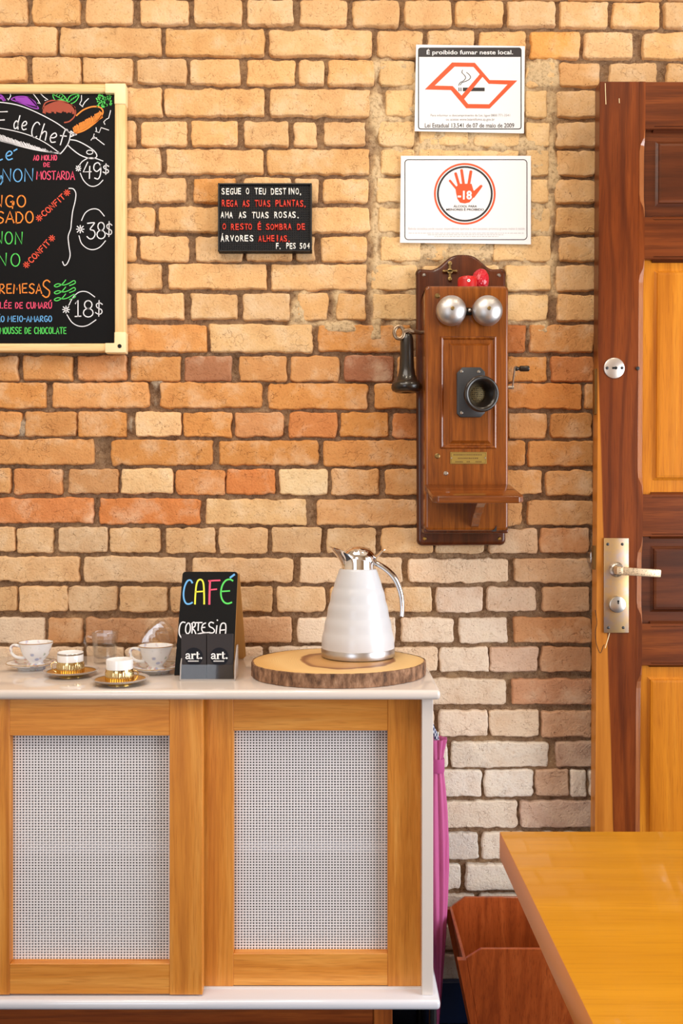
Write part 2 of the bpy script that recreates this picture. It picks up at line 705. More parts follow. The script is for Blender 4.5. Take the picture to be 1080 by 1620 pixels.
# course: (y0, y1, slope px per 1000 px, colour key, [(x0, x1), ...])
CO = [
    (-48, -8, 6, 't', [(-20, 70), (80, 230), (240, 390), (400, 480), (490, 640), (650, 800), (810, 890), (900, 1050)]),
    (-4, 36, 6, 't', [(-40, 42), (51, 126), (135, 210), (221, 298), (306, 383), (392, 464), (474, 549), (557, 631), (640, 714), (721, 796), (803, 879), (886, 962), (969, 1044), (1051, 1125)]),
    (42, 84, 8, 't', [(-70, 89), (95, 254), (261, 418), (425, 588), (596, 669), (676, 750), (758, 832), (839, 918), (925, 1001), (1017, 1095)]),
    (90, 129, 9, 't', [(-45, 41), (50, 127), (131, 209), (216, 294), (301, 379), (390, 466), (472, 512), (519, 592), (600, 656), (664, 740), (748, 822), (832, 878), (885, 949), (964, 1040), (1055, 1130)]),
    (138, 181, 5, 't', [(-80, 95), (102, 255), (259, 419), (427, 585), (610, 655), (662, 822), (830, 866), (881, 945)]),
    (190, 229, 3, 't', [(-20, 60), (68, 132), (140, 213), (222, 296), (302, 375), (385, 456), (464, 501), (512, 578), (598, 655), (662, 740), (750, 822), (832, 870), (880, 944)]),
    (234, 273, 4, 't', [(-60, 112), (120, 253), (262, 416), (423, 584), (602, 655), (662, 822), (832, 868), (880, 943)]),
    (280, 318, 3, 't', [(-30, 50), (58, 130), (138, 205), (218, 294), (305, 373), (386, 460), (465, 503), (510, 583), (596, 660), (668, 745), (752, 830), (838, 868), (878, 942)]),
    (327, 366, 2, 't', [(-50, 110), (118, 244), (251, 430), (435, 585), (598, 660), (668, 830), (838, 870), (880, 942)]),
    (373, 412, 1, 't', [(-20, 60), (68, 140), (148, 215), (221, 297), (308, 383), (390, 462), (468, 498), (508, 581), (602, 664), (672, 770), (780, 872), (885, 942)]),
    (416, 456, 4, 't', [(-60, 102), (110, 255), (265, 421), (429, 580), (588, 660), (668, 790), (800, 872), (880, 942)]),
    (462, 503, 5, 't', [(-20, 60), (68, 140), (148, 206), (215, 290), (301, 375), (384, 458), (470, 518), (533, 578), (590, 665), (675, 790), (800, 866), (882, 942)]),
    (513, 556, 1, 'o', [(-60, 122), (130, 327), (331, 494), (503, 650), (660, 790), (798, 831), (838, 940)]),
    (562, 602, 2, 'o', [(-40, 27), (36, 114), (122, 199), (206, 285), (292, 366), (378, 453), (460, 537), (544, 622), (629, 700), (710, 795), (803, 865), (872, 940)]),
    (605, 645, 2, 'o', [(-80, 71), (81, 235), (253, 414), (424, 582), (592, 690), (698, 795), (803, 920), (925, 1000)]),
    (651, 690, 3, 'o', [(-50, 33), (39, 120), (124, 198), (214, 286), (290, 366), (371, 448), (457, 533), (538, 615), (621, 690), (700, 795), (803, 865), (871, 937)]),
    (695, 735, 3, 'o', [(-60, 148), (176, 336), (346, 503), (510, 670), (680, 782), (790, 831), (835, 938)]),
    (741, 781, 3, 'm', [(-50, 15), (20, 98), (107, 186), (191, 272), (278, 357), (358, 435), (441, 518), (524, 600), (609, 672), (680, 776), (785, 858), (864, 938)]),
    (788, 828, 4, 'm', [(-60, 146), (156, 316), (325, 485), (501, 660), (668, 782), (790, 826), (835, 938)]),
    (834, 874, 2, 'p', [(-50, 22), (26, 83), (91, 170), (173, 252), (262, 340), (346, 422), (430, 508), (517, 594), (603, 685), (689, 765), (773, 851), (855, 933)]),
    (881, 920, 3, 'p', [(-60, 125), (133, 293), (304, 463), (474, 636), (645, 803), (813, 937)]),
    (928, 968, 1, 'p', [(-50, 26), (30, 106), (107, 184), (188, 264), (270, 350), (358, 430), (437, 514), (522, 600), (608, 683), (690, 764), (771, 848), (858, 933)]),
    (978, 1018, -1, 'q', [(-60, 70), (75, 130), (134, 290), (300, 461), (470, 625), (633, 718), (726, 803), (813, 936)]),
    (1024, 1063, 0, 'q', [(-20, 60), (66, 130), (137, 195), (197, 250), (260, 335), (342, 415), (425, 590), (600, 692), (696, 773), (776, 851), (856, 935)]),
    (1075, 1116, -1, 'q', [(640, 800), (811, 938)]),
    (1123, 1164, 2, 'q', [(694, 771), (775, 853), (857, 936)]),
    (1174, 1214, 0, 'w', [(610, 708), (713, 868), (880, 938)]),
    (1218, 1261, 0, 'w', [(660, 761), (766, 844), (848, 900), (903, 928), (932, 1000)]),
    (1268, 1310, 0, 'w', [(660, 818), (823, 960)]),
    (1318, 1360, 0, 'w', [(660, 757), (763, 835), (842, 920)]),
    (1368, 1409, 0, 'w', [(620, 729), (737, 900)]),
    (1416, 1458, 0, 'w', [(670, 750), (758, 840), (848, 930)]),
    (1465, 1504, 0, 'w', [(630, 728), (736, 900)]),
    (1511, 1550, 0, 'w', [(690, 760), (768, 840), (848, 920)]),
    (1558, 1606, 0, 'w', [(600, 760), (770, 930)]),
]
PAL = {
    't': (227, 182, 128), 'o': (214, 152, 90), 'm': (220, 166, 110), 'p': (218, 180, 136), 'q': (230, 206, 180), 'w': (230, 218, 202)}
OVR = {(20, 645): (234, 204, 172), (20, 474): (226, 194, 158), (21, 690): (228, 202, 178), (21, 771): (226, 196, 168), (21, 858): (216, 172, 132), (20, 813): (214, 172, 132), (19, 855): (206, 150, 104), (19, 773): (222, 184, 146), (13, 292): (176, 122, 88), (13, 544): (168, 112, 82), (15, 214): (232, 190, 140), (17, 191): (228, 190, 140), (17, 441): (236, 206, 160),  # lower bricks along the door carry its shade as darker colour
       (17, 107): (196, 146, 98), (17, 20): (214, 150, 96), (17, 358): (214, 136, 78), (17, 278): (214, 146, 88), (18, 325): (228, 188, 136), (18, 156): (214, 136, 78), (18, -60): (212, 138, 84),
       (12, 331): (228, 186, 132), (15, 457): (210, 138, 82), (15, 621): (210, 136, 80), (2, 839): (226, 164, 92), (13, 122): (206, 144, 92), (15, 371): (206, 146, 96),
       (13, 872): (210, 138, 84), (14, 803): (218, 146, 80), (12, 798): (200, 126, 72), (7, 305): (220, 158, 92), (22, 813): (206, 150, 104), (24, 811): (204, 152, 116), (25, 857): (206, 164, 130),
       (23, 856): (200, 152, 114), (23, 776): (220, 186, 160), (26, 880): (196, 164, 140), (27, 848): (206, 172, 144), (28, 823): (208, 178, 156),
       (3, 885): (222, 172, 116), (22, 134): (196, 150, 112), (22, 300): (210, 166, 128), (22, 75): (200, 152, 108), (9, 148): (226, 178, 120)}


def fill(row, lo, hi):
    xs = sorted(row)
    out = list(xs)
    x = xs[-1][1] + 8
    k = 0
    while x < hi:
        wd = 78 if k % 3 else 160
        out.append((x, x + wd))
        x += wd + 8
        k += 1
    x = xs[0][0] - 8
    while x > lo:
        wd = 160 if k % 3 else 78
        out.append((x - wd, x))
        x -= wd + 8
        k += 1
    return out


MM = D / F
Vs, Fs, Cs, Mi = [], [], [], []
nv = 0
bid = 0
for ci, (y0, y1, sl, key, row) in enumerate(CO):
    for (x0, x1) in fill(row, -220, 1330):
        bid += 1
        px0, px1 = x0, x1
        if x1 - x0 < 15:
            continue
        dy = sl * (min((x0 + x1) / 2, 1100)) / 1000.0
        jit = rng.uniform(-1.2, 1.2, 4)
        X0, X1 = (x0 - VX) * MM, (x1 - VX) * MM
        Z1 = CZ - (y0 + dy + jit[0] * .6 - VY) * MM
        Z0 = CZ - (y1 + dy + jit[1] * .6 - VY) * MM
        wd, ht = X1 - X0, Z1 - Z0
        nx = max(8, int(wd / .0042))
        ny = max(6, int(ht / .0042))
        # denser towards the edges
        e = lambda n: .5 - .5 * np.cos(np.linspace(0, np.pi, n)) if False else np.concatenate([[0, .35, .75], np.linspace(1.2, n - 2.2, n - 6), [n - 1.75, n - 1.35, n - 1]]) / (n - 1)
        U, V = np.meshgrid(e(nx + 4), e(ny + 4), indexing='xy')
        a = (U - .5) * wd
        b = (V - .5) * ht
        R = rng.uniform(.004, .009)
        qx = np.abs(a) - (wd / 2 - R)
        qz = np.abs(b) - (ht / 2 - R)
        both = (qx > 0) & (qz > 0)
        ln = np.sqrt(qx ** 2 + qz ** 2) + 1e-9
        k = np.where(both, np.maximum(qx, qz) / ln, 1)
        a2 = np.where(both, np.sign(a) * (wd / 2 - R + qx * k), a)
        b2 = np.where(both, np.sign(b) * (ht / 2 - R + qz * k), b)
        dE = np.where(both, R - ln * k, np.minimum(wd / 2 - np.abs(a2), ht / 2 - np.abs(b2)))
        s = bid * 7
        gx, gz = (a2 + X0), (b2 + Z0)
        wob = np.clip(1 - dE / .02, 0, 1)
        a2 = a2 + wob * (fbm(gx * 45, gz * 45, s, 3) * .0042 + fbm(gx * 130, gz * 130, s + 21, 2) * .0016)
        b2 = b2 + wob * (fbm(gx * 45, gz * 45, s + 5, 3) * .0042 + fbm(gx * 130, gz * 130, s + 22, 2) * .0016)
        E = rng.uniform(.0026, .0046)
        t = np.clip(dE / E, 0, 1)
        chip = np.clip(fbm(gx * 60, gz * 60, s + 9, 2) * 1.3 - .25, 0, 1) * np.clip(1 - dE / .014, 0, 1)
        hgt = -E * (1 - np.sqrt(np.clip(1 - (1 - t) ** 2, 0, 1))) - chip * .006
        tilt = rng.uniform(-.02, .02, 2)
        hgt = hgt + fbm(gx * 22, gz * 22, s + 3, 3) * .0022 + fbm(gx * 120, gz * 120, s + 4, 2) * .0007 + (U - .5) * wd * tilt[0] + (V - .5) * ht * tilt[1] + rng.uniform(-.0015, .0012)
        cx, cz = (X0 + X1) / 2, (Z0 + Z1) / 2
        rot = rng.uniform(-.006, .006)
        xx = cx + a2 - b2 * rot
        zz = cz + b2 + a2 * rot
        H, W = U.shape
        top = np.stack([xx, -hgt, zz], -1).reshape(-1, 3)
        # skirt
        per = [(0, i) for i in range(W)] + [(j, W - 1) for j in range(1, H)] + [(H - 1, i) for i in range(W - 2, -1, -1)] + [(j, 0) for j in range(H - 2, 0, -1)]
        idx = np.array([j * W + i for j, i in per])
        sk = top[idx].copy()
        sk[:, 1] = .028
        Vs.append(top)
        Vs.append(sk)
        base = nv
        jj, ii = np.meshgrid(np.arange(H - 1), np.arange(W - 1), indexing='ij')
        q = np.stack([jj * W + ii, jj * W + ii + 1, (jj + 1) * W + ii + 1, (jj + 1) * W + ii], -1).reshape(-1, 4) + base
        n = len(idx)
        k0 = np.arange(n)
        k1 = (k0 + 1) % n
        q2 = np.stack([idx[k0] + base, base + H * W + k0, base + H * W + k1, idx[k1] + base], -1)
        Fs.append(q)
        Fs.append(q2)
        Mi.append(np.zeros(len(q) + len(q2), dtype=np.int32))
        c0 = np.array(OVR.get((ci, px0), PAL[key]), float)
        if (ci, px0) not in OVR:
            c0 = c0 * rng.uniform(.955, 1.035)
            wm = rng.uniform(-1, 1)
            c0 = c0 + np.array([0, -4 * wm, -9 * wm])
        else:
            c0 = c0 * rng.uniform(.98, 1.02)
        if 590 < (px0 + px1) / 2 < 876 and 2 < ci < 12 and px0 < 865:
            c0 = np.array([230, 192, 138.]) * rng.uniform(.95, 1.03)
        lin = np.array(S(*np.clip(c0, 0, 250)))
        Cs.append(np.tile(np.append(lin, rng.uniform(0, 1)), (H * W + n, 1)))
        nv += H * W + n

# mortar bed with smears of render near the signs
gx = np.arange(-220, 1335, 2.9)
gy = np.arange(-60, 1650, 2.9)
GX, GY = np.meshgrid(gx, gy, indexing='xy')
XX, ZZ = (GX - VX) * MM, CZ - (GY - VY) * MM


def blob(x0, y0, x1, y1, soft=16):
    d = np.minimum(np.minimum(GX - x0, x1 - GX), np.minimum(GY - y0, y1 - GY))
    return np.clip((d + fbm(GX / 26, GY / 26, int(x0 + y0 * 3), 3) * 22) / soft + .35, 0, 1)


patch = np.zeros_like(GX)
for r in [(584, 95, 604, 540), (592, 86, 656, 122), (600, 185, 656, 192), (604, 228, 660, 250), (656, 205, 705, 248), (705, 212, 860, 246), (830, 92, 882, 135), (866, 130, 882, 300),
          (832, 245, 880, 278), (862, 300, 882, 470), (806, 356, 876, 376), (640, 384, 790, 418), (590, 330, 650, 345), (585, 408, 660, 420), (590, 455, 660, 466), (802, 414, 880, 424), (800, 460, 880, 470),
          (835, 500, 872, 530), (458, 455, 486, 512), (520, 458, 540, 520), (480, 505, 560, 520), (618, 500, 662, 516), (790, 505, 850, 520)]:
    patch = np.maximum(patch, blob(*r))
grey = np.zeros_like(GX)
for r in [(236, 602, 254, 650), (198, 652, 215, 692), (98, 742, 108, 782), (30, 655, 40, 690), (200, 745, 206, 770)]:
    grey = np.maximum(grey, blob(*r, soft=5))
dep = .0135 + fbm(XX * 30, ZZ * 30, 3, 4) * .006 + fbm(XX * 140, ZZ * 140, 8, 2) * .0035
wide = blob(584, 100, 882, 452, 30) * np.clip(.62 + fbm(GX / 34, GY / 34, 77, 3) * .9, .25, 1)
patch = np.maximum(patch, wide)
flush = .0002 + fbm(XX * 35, ZZ * 35, 21, 4) * .0035 + fbm(XX * 150, ZZ * 150, 28, 2) * .0012
dep = dep * (1 - patch) + flush * patch
dep = dep * (1 - grey) + (.002 + fbm(XX * 60, ZZ * 60, 31, 3) * .002) * grey
dep = np.maximum(dep, -.0025)
cm = np.array(S(150, 121, 94))
cp = np.array(S(222, 194, 152))
cg = np.array(S(178, 158, 136))
mc = cm + (cp - cm) * patch[..., None]
mc = mc + (cg - mc) * grey[..., None]
H, W = GX.shape
Vs.append(np.stack([XX, dep, ZZ], -1).reshape(-1, 3))
jj, ii = np.meshgrid(np.arange(H - 1), np.arange(W - 1), indexing='ij')
q = np.stack([jj * W + ii, (jj + 1) * W + ii, (jj + 1) * W + ii + 1, jj * W + ii + 1], -1).reshape(-1, 4) + nv
Fs.append(q)
Mi.append(np.ones(len(q), dtype=np.int32))
Cs.append(np.concatenate([mc.reshape(-1, 3), patch.reshape(-1, 1)], 1))

V = np.concatenate(Vs)
Q = np.concatenate(Fs)
C = np.concatenate(Cs)
me = bpy.data.meshes.new('wall_back')
me.vertices.add(len(V))
me.vertices.foreach_set('co', V.astype(np.float32).ravel())
me.loops.add(Q.size)
me.loops.foreach_set('vertex_index', Q.astype(np.int32).ravel())
me.polygons.add(len(Q))
me.polygons.foreach_set('loop_start', np.arange(0, Q.size, 4, dtype=np.int32))
me.polygons.foreach_set('loop_total', np.full(len(Q), 4, dtype=np.int32))
me.polygons.foreach_set('material_index', np.concatenate(Mi))
me.update(calc_edges=True)
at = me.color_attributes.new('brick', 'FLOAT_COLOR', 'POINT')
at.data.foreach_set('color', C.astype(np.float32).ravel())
me.polygons.foreach_set('use_smooth', np.ones(len(Q), dtype=bool))


def brick_mat():
    m = pm('fired_brick', S(220, 170, 115), .85, spec=.25)
    N = NT(m)
    at = N.n('ShaderNodeAttribute', attribute_name='brick')
    v = N.coords()
    off = N.n('ShaderNodeVectorMath', operation='ADD')
    N.l(v, off.inputs[0])
    sc_ = N.n('ShaderNodeVectorMath', operation='SCALE')
    cmb = N.n('ShaderNodeCombineXYZ')
    N.l(at.outputs['Alpha'], cmb.inputs[0])
    N.l(at.outputs['Alpha'], cmb.inputs[1])
    N.l(cmb.outputs[0], sc_.inputs[0])
    sc_.inputs['Scale'].default_value = 9.0
    N.l(sc_.outputs[0], off.inputs[1])
    v = off.outputs[0]
    c = at.outputs['Color']
    big = N.noise(v, 16, 4, .6)
    c = N.mix(N.ramp(big, [(.30, (.28, .28, .28)), (.5, (0, 0, 0))]), c, (.74, .5, .3), 'MULTIPLY')
    c = N.mix(N.ramp(big, [(.5, (0, 0, 0)), (.78, (.5, .5, .5))]), c, S(240, 220, 190))
    fine = N.noise(v, 190, 3, .65)
    c = N.mix(N.ramp(fine, [(.3, (.4, .4, .4)), (.44, (0, 0, 0))]), c, (.55, .38, .24), 'MULTIPLY')
    # pits
    vo = N.n('ShaderNodeTexVoronoi', feature='F1')
    vo.inputs['Scale'].default_value = 150
    N.l(v, vo.inputs['Vector'])
    sel = N.noise(v, 45, 2)
    pit0 = N.ramp(vo.outputs['Distance'], [(.06, (1, 1, 1)), (.2, (0, 0, 0))])
    pit = N.mix(1.0, pit0, N.ramp(sel, [(.54, (0, 0, 0)), (.64, (1, 1, 1))]), 'MULTIPLY')
    c = N.mix(pit, c, (.3, .16, .08), 'MULTIPLY')
    # hairline creases, in places
    wv = N.noise(v, 20, 3, .5, 1.2)
    add = N.n('ShaderNodeVectorMath', operation='ADD')
    vsc = N.n('ShaderNodeVectorMath', operation='SCALE')
    nz = N.n('ShaderNodeTexNoise')
    nz.inputs['Scale'].default_value = 26
    nz.inputs['Detail'].default_value = 3
    N.l(v, nz.inputs['Vector'])
    N.l(nz.outputs['Color'], vsc.inputs[0])
    vsc.inputs['Scale'].default_value = .075
    N.l(v, add.inputs[0])
    N.l(vsc.outputs[0], add.inputs[1])
    vc = N.n('ShaderNodeTexVoronoi', feature='DISTANCE_TO_EDGE')
    vc.inputs['Scale'].default_value = 38
    N.l(add.outputs[0], vc.inputs['Vector'])
    cr0 = N.ramp(vc.outputs['Distance'], [(.0, (1, 1, 1)), (.026, (0, 0, 0))])
    cr = N.mix(1.0, cr0, N.ramp(wv, [(.5, (0, 0, 0)), (.62, (1, 1, 1))]), 'MULTIPLY')
    crf = N.mix(.5, (0, 0, 0), cr)
    c = N.mix(crf, c, (.42, .25, .14), 'MULTIPLY')
    # shallow drag creases
    mp = N.n('ShaderNodeMapping')
    mp.inputs['Rotation'].default_value = (0, .5, 0)
    mp.inputs['Scale'].default_value = (1, 1, 3.2)
    N.l(add.outputs[0], mp.inputs[0])
    dn = N.n('ShaderNodeTexNoise', noise_type='RIDGED_MULTIFRACTAL')
    dn.inputs['Scale'].default_value = 24
    dn.inputs['Detail'].default_value = 4
    N.l(mp.outputs[0], dn.inputs['Vector'])
    crease = N.ramp(dn.outputs['Fac'], [(.55, (0, 0, 0)), (1.0, (1, 1, 1))])
    c = N.mix(N.mix(.4, (0, 0, 0), crease), c, (.6, .42, .28), 'MULTIPLY')
    N.l(c, N.b.inputs['Base Color'])
    b0 = N.bump(crease, .8, .0038)
    b1 = N.bump(fine, .75, .003, b0)
    b2 = N.bump(big, .35, .006, b1)
    inv = N.n('ShaderNodeInvert')
    N.l(N.mix(1.0, pit, cr, 'LIGHTEN'), inv.inputs['Color'])
    b3 = N.bump(inv.outputs[0], .6, .0022, b2)
    N.l(b3, N.b.inputs['Normal'])
    return m


def mortar_mat():
    m = pm('mortar', S(150, 118, 88), .95, spec=.15)
    N = NT(m)
    at = N.n('ShaderNodeAttribute', attribute_name='brick')
    v = N.coords()
    c = at.outputs['Color']
    a = N.noise(v, 120, 5, .7)
    c = N.mix(N.ramp(a, [(.32, (.75, .75, .75)), (.52, (0, 0, 0))]), c, (.35, .25, .18), 'MULTIPLY')
    b = N.noise(v, 18, 4, .6)
    c = N.mix(N.ramp(b, [(.5, (0, 0, 0)), (.7, (.4, .4, .4))]), c, S(205, 170, 125))
    g = N.noise(v, 420, 2, .6)
    c = N.mix(N.ramp(g, [(.62, (0, 0, 0)), (.7, (.5, .5, .5))]), c, S(225, 205, 175))
    N.l(c, N.b.inputs['Base Color'])
    n1 = N.bump(a, .9, .005)
    N.l(N.bump(g, .5, .0015, n1), N.b.inputs['Normal'])
    return m


me.materials.append(brick_mat())
me.materials.append(mortar_mat())
wall = bpy.data.objects.new('wall_back', me)
link(wall)
tag(wall, 'rough reclaimed brick wall with brown mortar joints', 'wall', kind='structure')
ORG[wall.name] = Vector((0, 0, 0))

# ================================================================== room shell
XL, XR, YF, ZC = -2.6, 2.4, -4.1, 2.9


def shell(name, lo, hi, m, label, cat):
    bm = B()
    box(bm, lo, hi)
    return tag(make(name, bm, m), label, cat, kind='structure')


def floor_mat():
    m = pm('floor_tile', S(24, 30, 46), .35)
    N = NT(m)
    br = N.n('ShaderNodeTexBrick', offset=0.0)
    br.inputs['Scale'].default_value = 1.0
    br.inputs['Brick Width'].default_value = .45
    br.inputs['Row Height'].default_value = .45
    br.inputs['Mortar Size'].default_value = .004
    br.inputs['Color1'].default_value = (*S(22, 27, 42), 1)
    br.inputs['Color2'].default_value = (*S(27, 33, 50), 1)
    br.inputs['Mortar'].default_value = (*S(60, 62, 70), 1)
    N.l(N.coords(), br.inputs['Vector'])
    N.l(br.outputs['Color'], N.b.inputs['Base Color'])
    return m


shell('floor', (XL, YF, -.05), (XR, .03, 0), floor_mat(), 'dark navy tiled floor', 'floor')
shell('ceiling', (XL, YF, ZC), (XR, .03, ZC + .05), M['cream'], 'plain cream ceiling', 'ceiling')
shell('wall_left', (XL - .1, YF, 0), (XL, .03, ZC), M['cream'], 'plain cream side wall', 'wall')
bm = B()
box(bm, (XL, .03, 0), (-1.12, .09, ZC))
box(bm, (1.16, .03, 0), (XR, .09, ZC))
box(bm, (-1.12, .03, 2.40), (1.16, .09, ZC))
box(bm, (-1.12, .06, 0), (1.16, .09, 2.40))
tag(make('wall_rear', bm, M['cream']), 'plain masonry around the exposed brick', 'wall', kind='structure')
bm = B()
WY0, WY1, WZ0, WZ1 = -2.5, -0.5, .2, 2.1
box(bm, (XR, YF, 0), (XR + .12, WY0, ZC))
box(bm, (XR, WY1, 0), (XR + .12, .03, ZC))
box(bm, (XR, WY0, 0), (XR + .12, WY1, WZ0))
box(bm, (XR, WY0, WZ1), (XR + .12, WY1, ZC))
tag(make('wall_right', bm, M['cream']), 'plain side wall with a wide window opening', 'wall', kind='structure')
bm = B()
box(bm, (XL, YF - .12, 0), (-1.95, YF, ZC))
box(bm, (-.75, YF - .12, 0), (XR, YF, ZC))
box(bm, (-1.95, YF - .12, 2.2), (-.75, YF, ZC))
tag(make('wall_front', bm, M['cream']), 'plain wall with a wide doorway', 'wall', kind='structure')

# skirting along the brick wall
bm = B()
box(bm, (-1.12, -.016, .0), (1.16, .0, .096), .003)
tag(make('baseboard_back', bm, M['navy']), 'dark navy skirting along the brick wall', 'baseboard', kind='structure')

# ================================================================== cabinet
oak = dict(light=S(232, 164, 80), mid=S(216, 140, 56), dark=S(178, 104, 38), rough=.38, coat=.12, scale=34, rings=.12, contrast=.9, fine=240)
M['oak_z'] = wood('oak_upright', axis='z', **oak)
M['oak_x'] = wood('oak_level', axis='x', **oak)
M['pine_x'] = wood('pine_red', S(178, 96, 40), S(150, 74, 28), S(92, 40, 14), 'x', 22, .4, .1)
M['pine_z'] = wood('pine_red_upright', S(196, 112, 48), S(170, 90, 36), S(120, 58, 22), 'z', 22, .4, .1)
M['mesh_white'] = pm('woven_white', S(236, 232, 234), .4)

M['shaded_inside'] = pm('shaded_inside', S(52, 47, 46), .6)  # back panel coloured dark to stand in for the shade inside
CT = .8366                       # counter height
CXL, CXR = -.755, .1726
cab = thing('sideboard', 'white sideboard with two sliding wooden framed white mesh doors', 'sideboard', (-.29, -.2, 0))
bm = B()
box(bm, (CXL - .012, -.397, .8178), (.1848, -.004, CT), .0075, 4)
make('top', bm, M['white_lacquer'], cab, smooth=True)
bm = B()
box(bm, (CXL - .012, -.3955, .2385), (.1848, -.008, .2577), .0075, 4)
make('bottom_shelf', bm, M['shelf_white'], cab, smooth=True)
for x0, x1 in ((.1512, CXR), (CXL, CXL + .0214)):
    bm = B()
    box(bm, (x0, -.3765, .2577), (x1, -.012, .8178), .001, 1)
    make('side_panel', bm, M['white_lacquer'], cab)
bm = B()
box(bm, (CXL + .0214, -.018, .2577), (.1512, -.012, .8178))
make('back_panel', bm, M['shaded_inside'], cab)
bm = B()
box(bm, (CXL + .0214, -.318, .505), (.1512, -.018, .525), .001, 1)
make('shelf', bm, M['shelf_white'], cab)
for zz in ((.2577, .2605),):
    bm = B()
    box(bm, (CXL + .0214, -.3505, zz[0]), (.1512, -.3475, zz[1]))
    box(bm, (CXL + .0214, -.322, zz[0]), (.1512, -.319, zz[1]))
    make('track', bm, M['white_lacquer'], cab)
for lx, ly in ((.158, -.345), (.158, -.05), (-.74, -.345), (-.74, -.05)):
    bm = B()
    cyl(bm, (lx + .017, ly, .0), .0075, .2385, n=16)
    make('leg', bm, M['black_metal'], cab, smooth=True)


def weave(x0, x1, z0, z1, Y, pitx, pitz, wf=.48):
    """crossing plastic strips with real thickness, passing over and under each other"""
    bm = B()
    nx = int(round((x1 - x0) / pitx))
    nz = int(round((z1 - z0) / pitz))
    pitx = (x1 - x0) / nx
    pitz = (z1 - z0) / nz
    A, th = .00025, .0005
    for n1, n2, vert in ((nx, nz, True), (nz, nx, False)):
        for i in range(n1 + 1):
            prev = None
            for j in range(n2 + 1):
                s_ = 1 if (i + j) % 2 else -1
                yy = Y + (A * s_ if vert else -A * s_)
                if vert:
                    xc, z, hw = x0 + i * pitx, z0 + j * pitz, pitx * wf / 2
                    q = [(xc - hw, yy - th, z), (xc + hw, yy - th, z), (xc + hw, yy + th, z), (xc - hw, yy + th, z)]
                else:
                    zc_, x, hw = z0 + i * pitz, x0 + j * pitx, pitz * wf / 2
                    q = [(x, yy - th, zc_ - hw), (x, yy - th, zc_ + hw), (x, yy + th, zc_ + hw), (x, yy + th, zc_ - hw)]
                cur = [bm.verts.new(p) for p in q]
                if prev:
                    for k in range(4):
                        bm.faces.new((prev[k], prev[(k + 1) % 4], cur[(k + 1) % 4], cur[k]))
                prev = cur
    return bm


def sliding_door(Y, px0, px1, ox0, ox1, oy0, oy1, z0, z1, label):
    """Y: front plane; photo px of outer and opening edges"""
    X = lambda px: P(px, 800, Y).x
    Zz = lambda py: P(540, py, Y).z
    T = .022
    d = bpy.data.objects.new('door', None)
    d.empty_display_size = .03
    link(d)
    d.parent = cab
    d['label'] = label
    ORG[d.name] = ORG[cab.name]
    for a, b in ((px0, ox0), (ox1, px1)):
        bm = B()
        box(bm, (X(a), Y, z0), (X(b), Y + T, z1), .0008, 1)
        make('stile', bm, M['oak_z'], d)
    for a, b in ((z0 + .001, Zz(oy1)), (Zz(oy0), z1)):
        bm = B()
        box(bm, (X(ox0), Y + .0006, a), (X(ox1), Y + T, b), .0008, 1)
        make('rail', bm, M['oak_x'], d)
    bm = weave(X(ox0) - .001, X(ox1) + .001, Zz(oy1) - .001, Zz(oy0) + .001, Y + .0195, .00580, .00533)
    make('mesh_panel', bm, M['mesh_white'], d)
    return d


sliding_door(-.3795, -37, 320, 15, 268, 1164, 1525, .2605, .8165, 'left sliding door in the front track')
sliding_door(-.3485, 300, 665, 369, 613, 1156, 1509, .2605, .8165, 'right sliding door in the rear track')

# plates and bowls stored inside
plate = thing('plate', 'pale dinner plate stacked behind the right mesh door', 'plate', (.03, -.2, .525), 'plates stacked behind the right mesh door')
bm = B()
lathe(bm, [(0, .003), (.045, .003), (.05, 0), (.055, .0), (.06, .006), (.085, .016), (.1, .021), (.1005, .0225), (.085, .0195), (.058, .010), (.048, .0065), (0, .006)], 40, (.03, -.2, .525))
M['shaded_china'] = pm('shaded_china', S(150, 148, 154), .3)  # white china greyed, the cabinet's shade put into its colour
make('dish', bm, M['shaded_china'], plate, smooth=True)
for k in range(1, 9):
    dup(plate, (.03 + random.uniform(-.003, .003), -.2, .525 + k * .0095))
for k in range(10):
    p = dup(plate, (-.40 + random.uniform(-.003, .003), -.2, .525 + k * .0095), 'pale dinner plate stacked on the shelf behind the left mesh door')
    p['group'] = 'plates stacked on the shelf behind the left mesh door'
bowl = thing('bowl', 'large pale bowl low behind the left mesh door', 'bowl', (-.44, -.2, .2577), 'bowls behind the left mesh door')
bm = B()
lathe(bm, [(0, .002), (.04, .002), (.045, 0), (.05, .0), (.052, .006), (.08, .03), (.105, .07), (.11, .09), (.107, .0905), (.1, .07), (.076, .034), (.045, .010), (0, .008)], 40, (-.44, -.2, .2577))
make('dish', bm, M['shaded_china'], bowl, smooth=True)
for k in range(1, 4):
    dup(bowl, (-.44, -.2, .2577 + k * .014))

# wooden box pushed under the sideboard
bx = thing('wooden_box', 'reddish wooden box pushed under the white sideboard', 'box', (-.3, -.2, 0))
bm = B()
box(bm, (-.72, -.30, .0), (.0625, -.285, .236), .0015, 1)
make('front_panel', bm, M['pine_x'], bx)
bm = B()
box(bm, (.0630, -.302, .0), (.1, -.285, .236), .0015, 1)
make('corner_board', bm, M['pine_z'], bx)
bm = B()
box(bm, (-.72, -.285, .0), (-.705, -.02, .236))
box(bm, (.085, -.285, .0), (.1, -.02, .236))
box(bm, (-.705, -.035, .0), (.085, -.02, .236))
box(bm, (-.705, -.285, .0), (.085, -.035, .015))
make('body', bm, M['pine_x'], bx)

# ================================================================== umbrella beside the sideboard
UX, UY = .2075, -.115
umb = thing('umbrella', 'folded magenta umbrella standing upright beside the white sideboard', 'umbrella', (UX, UY, 0))
bm = B()
NR = 64


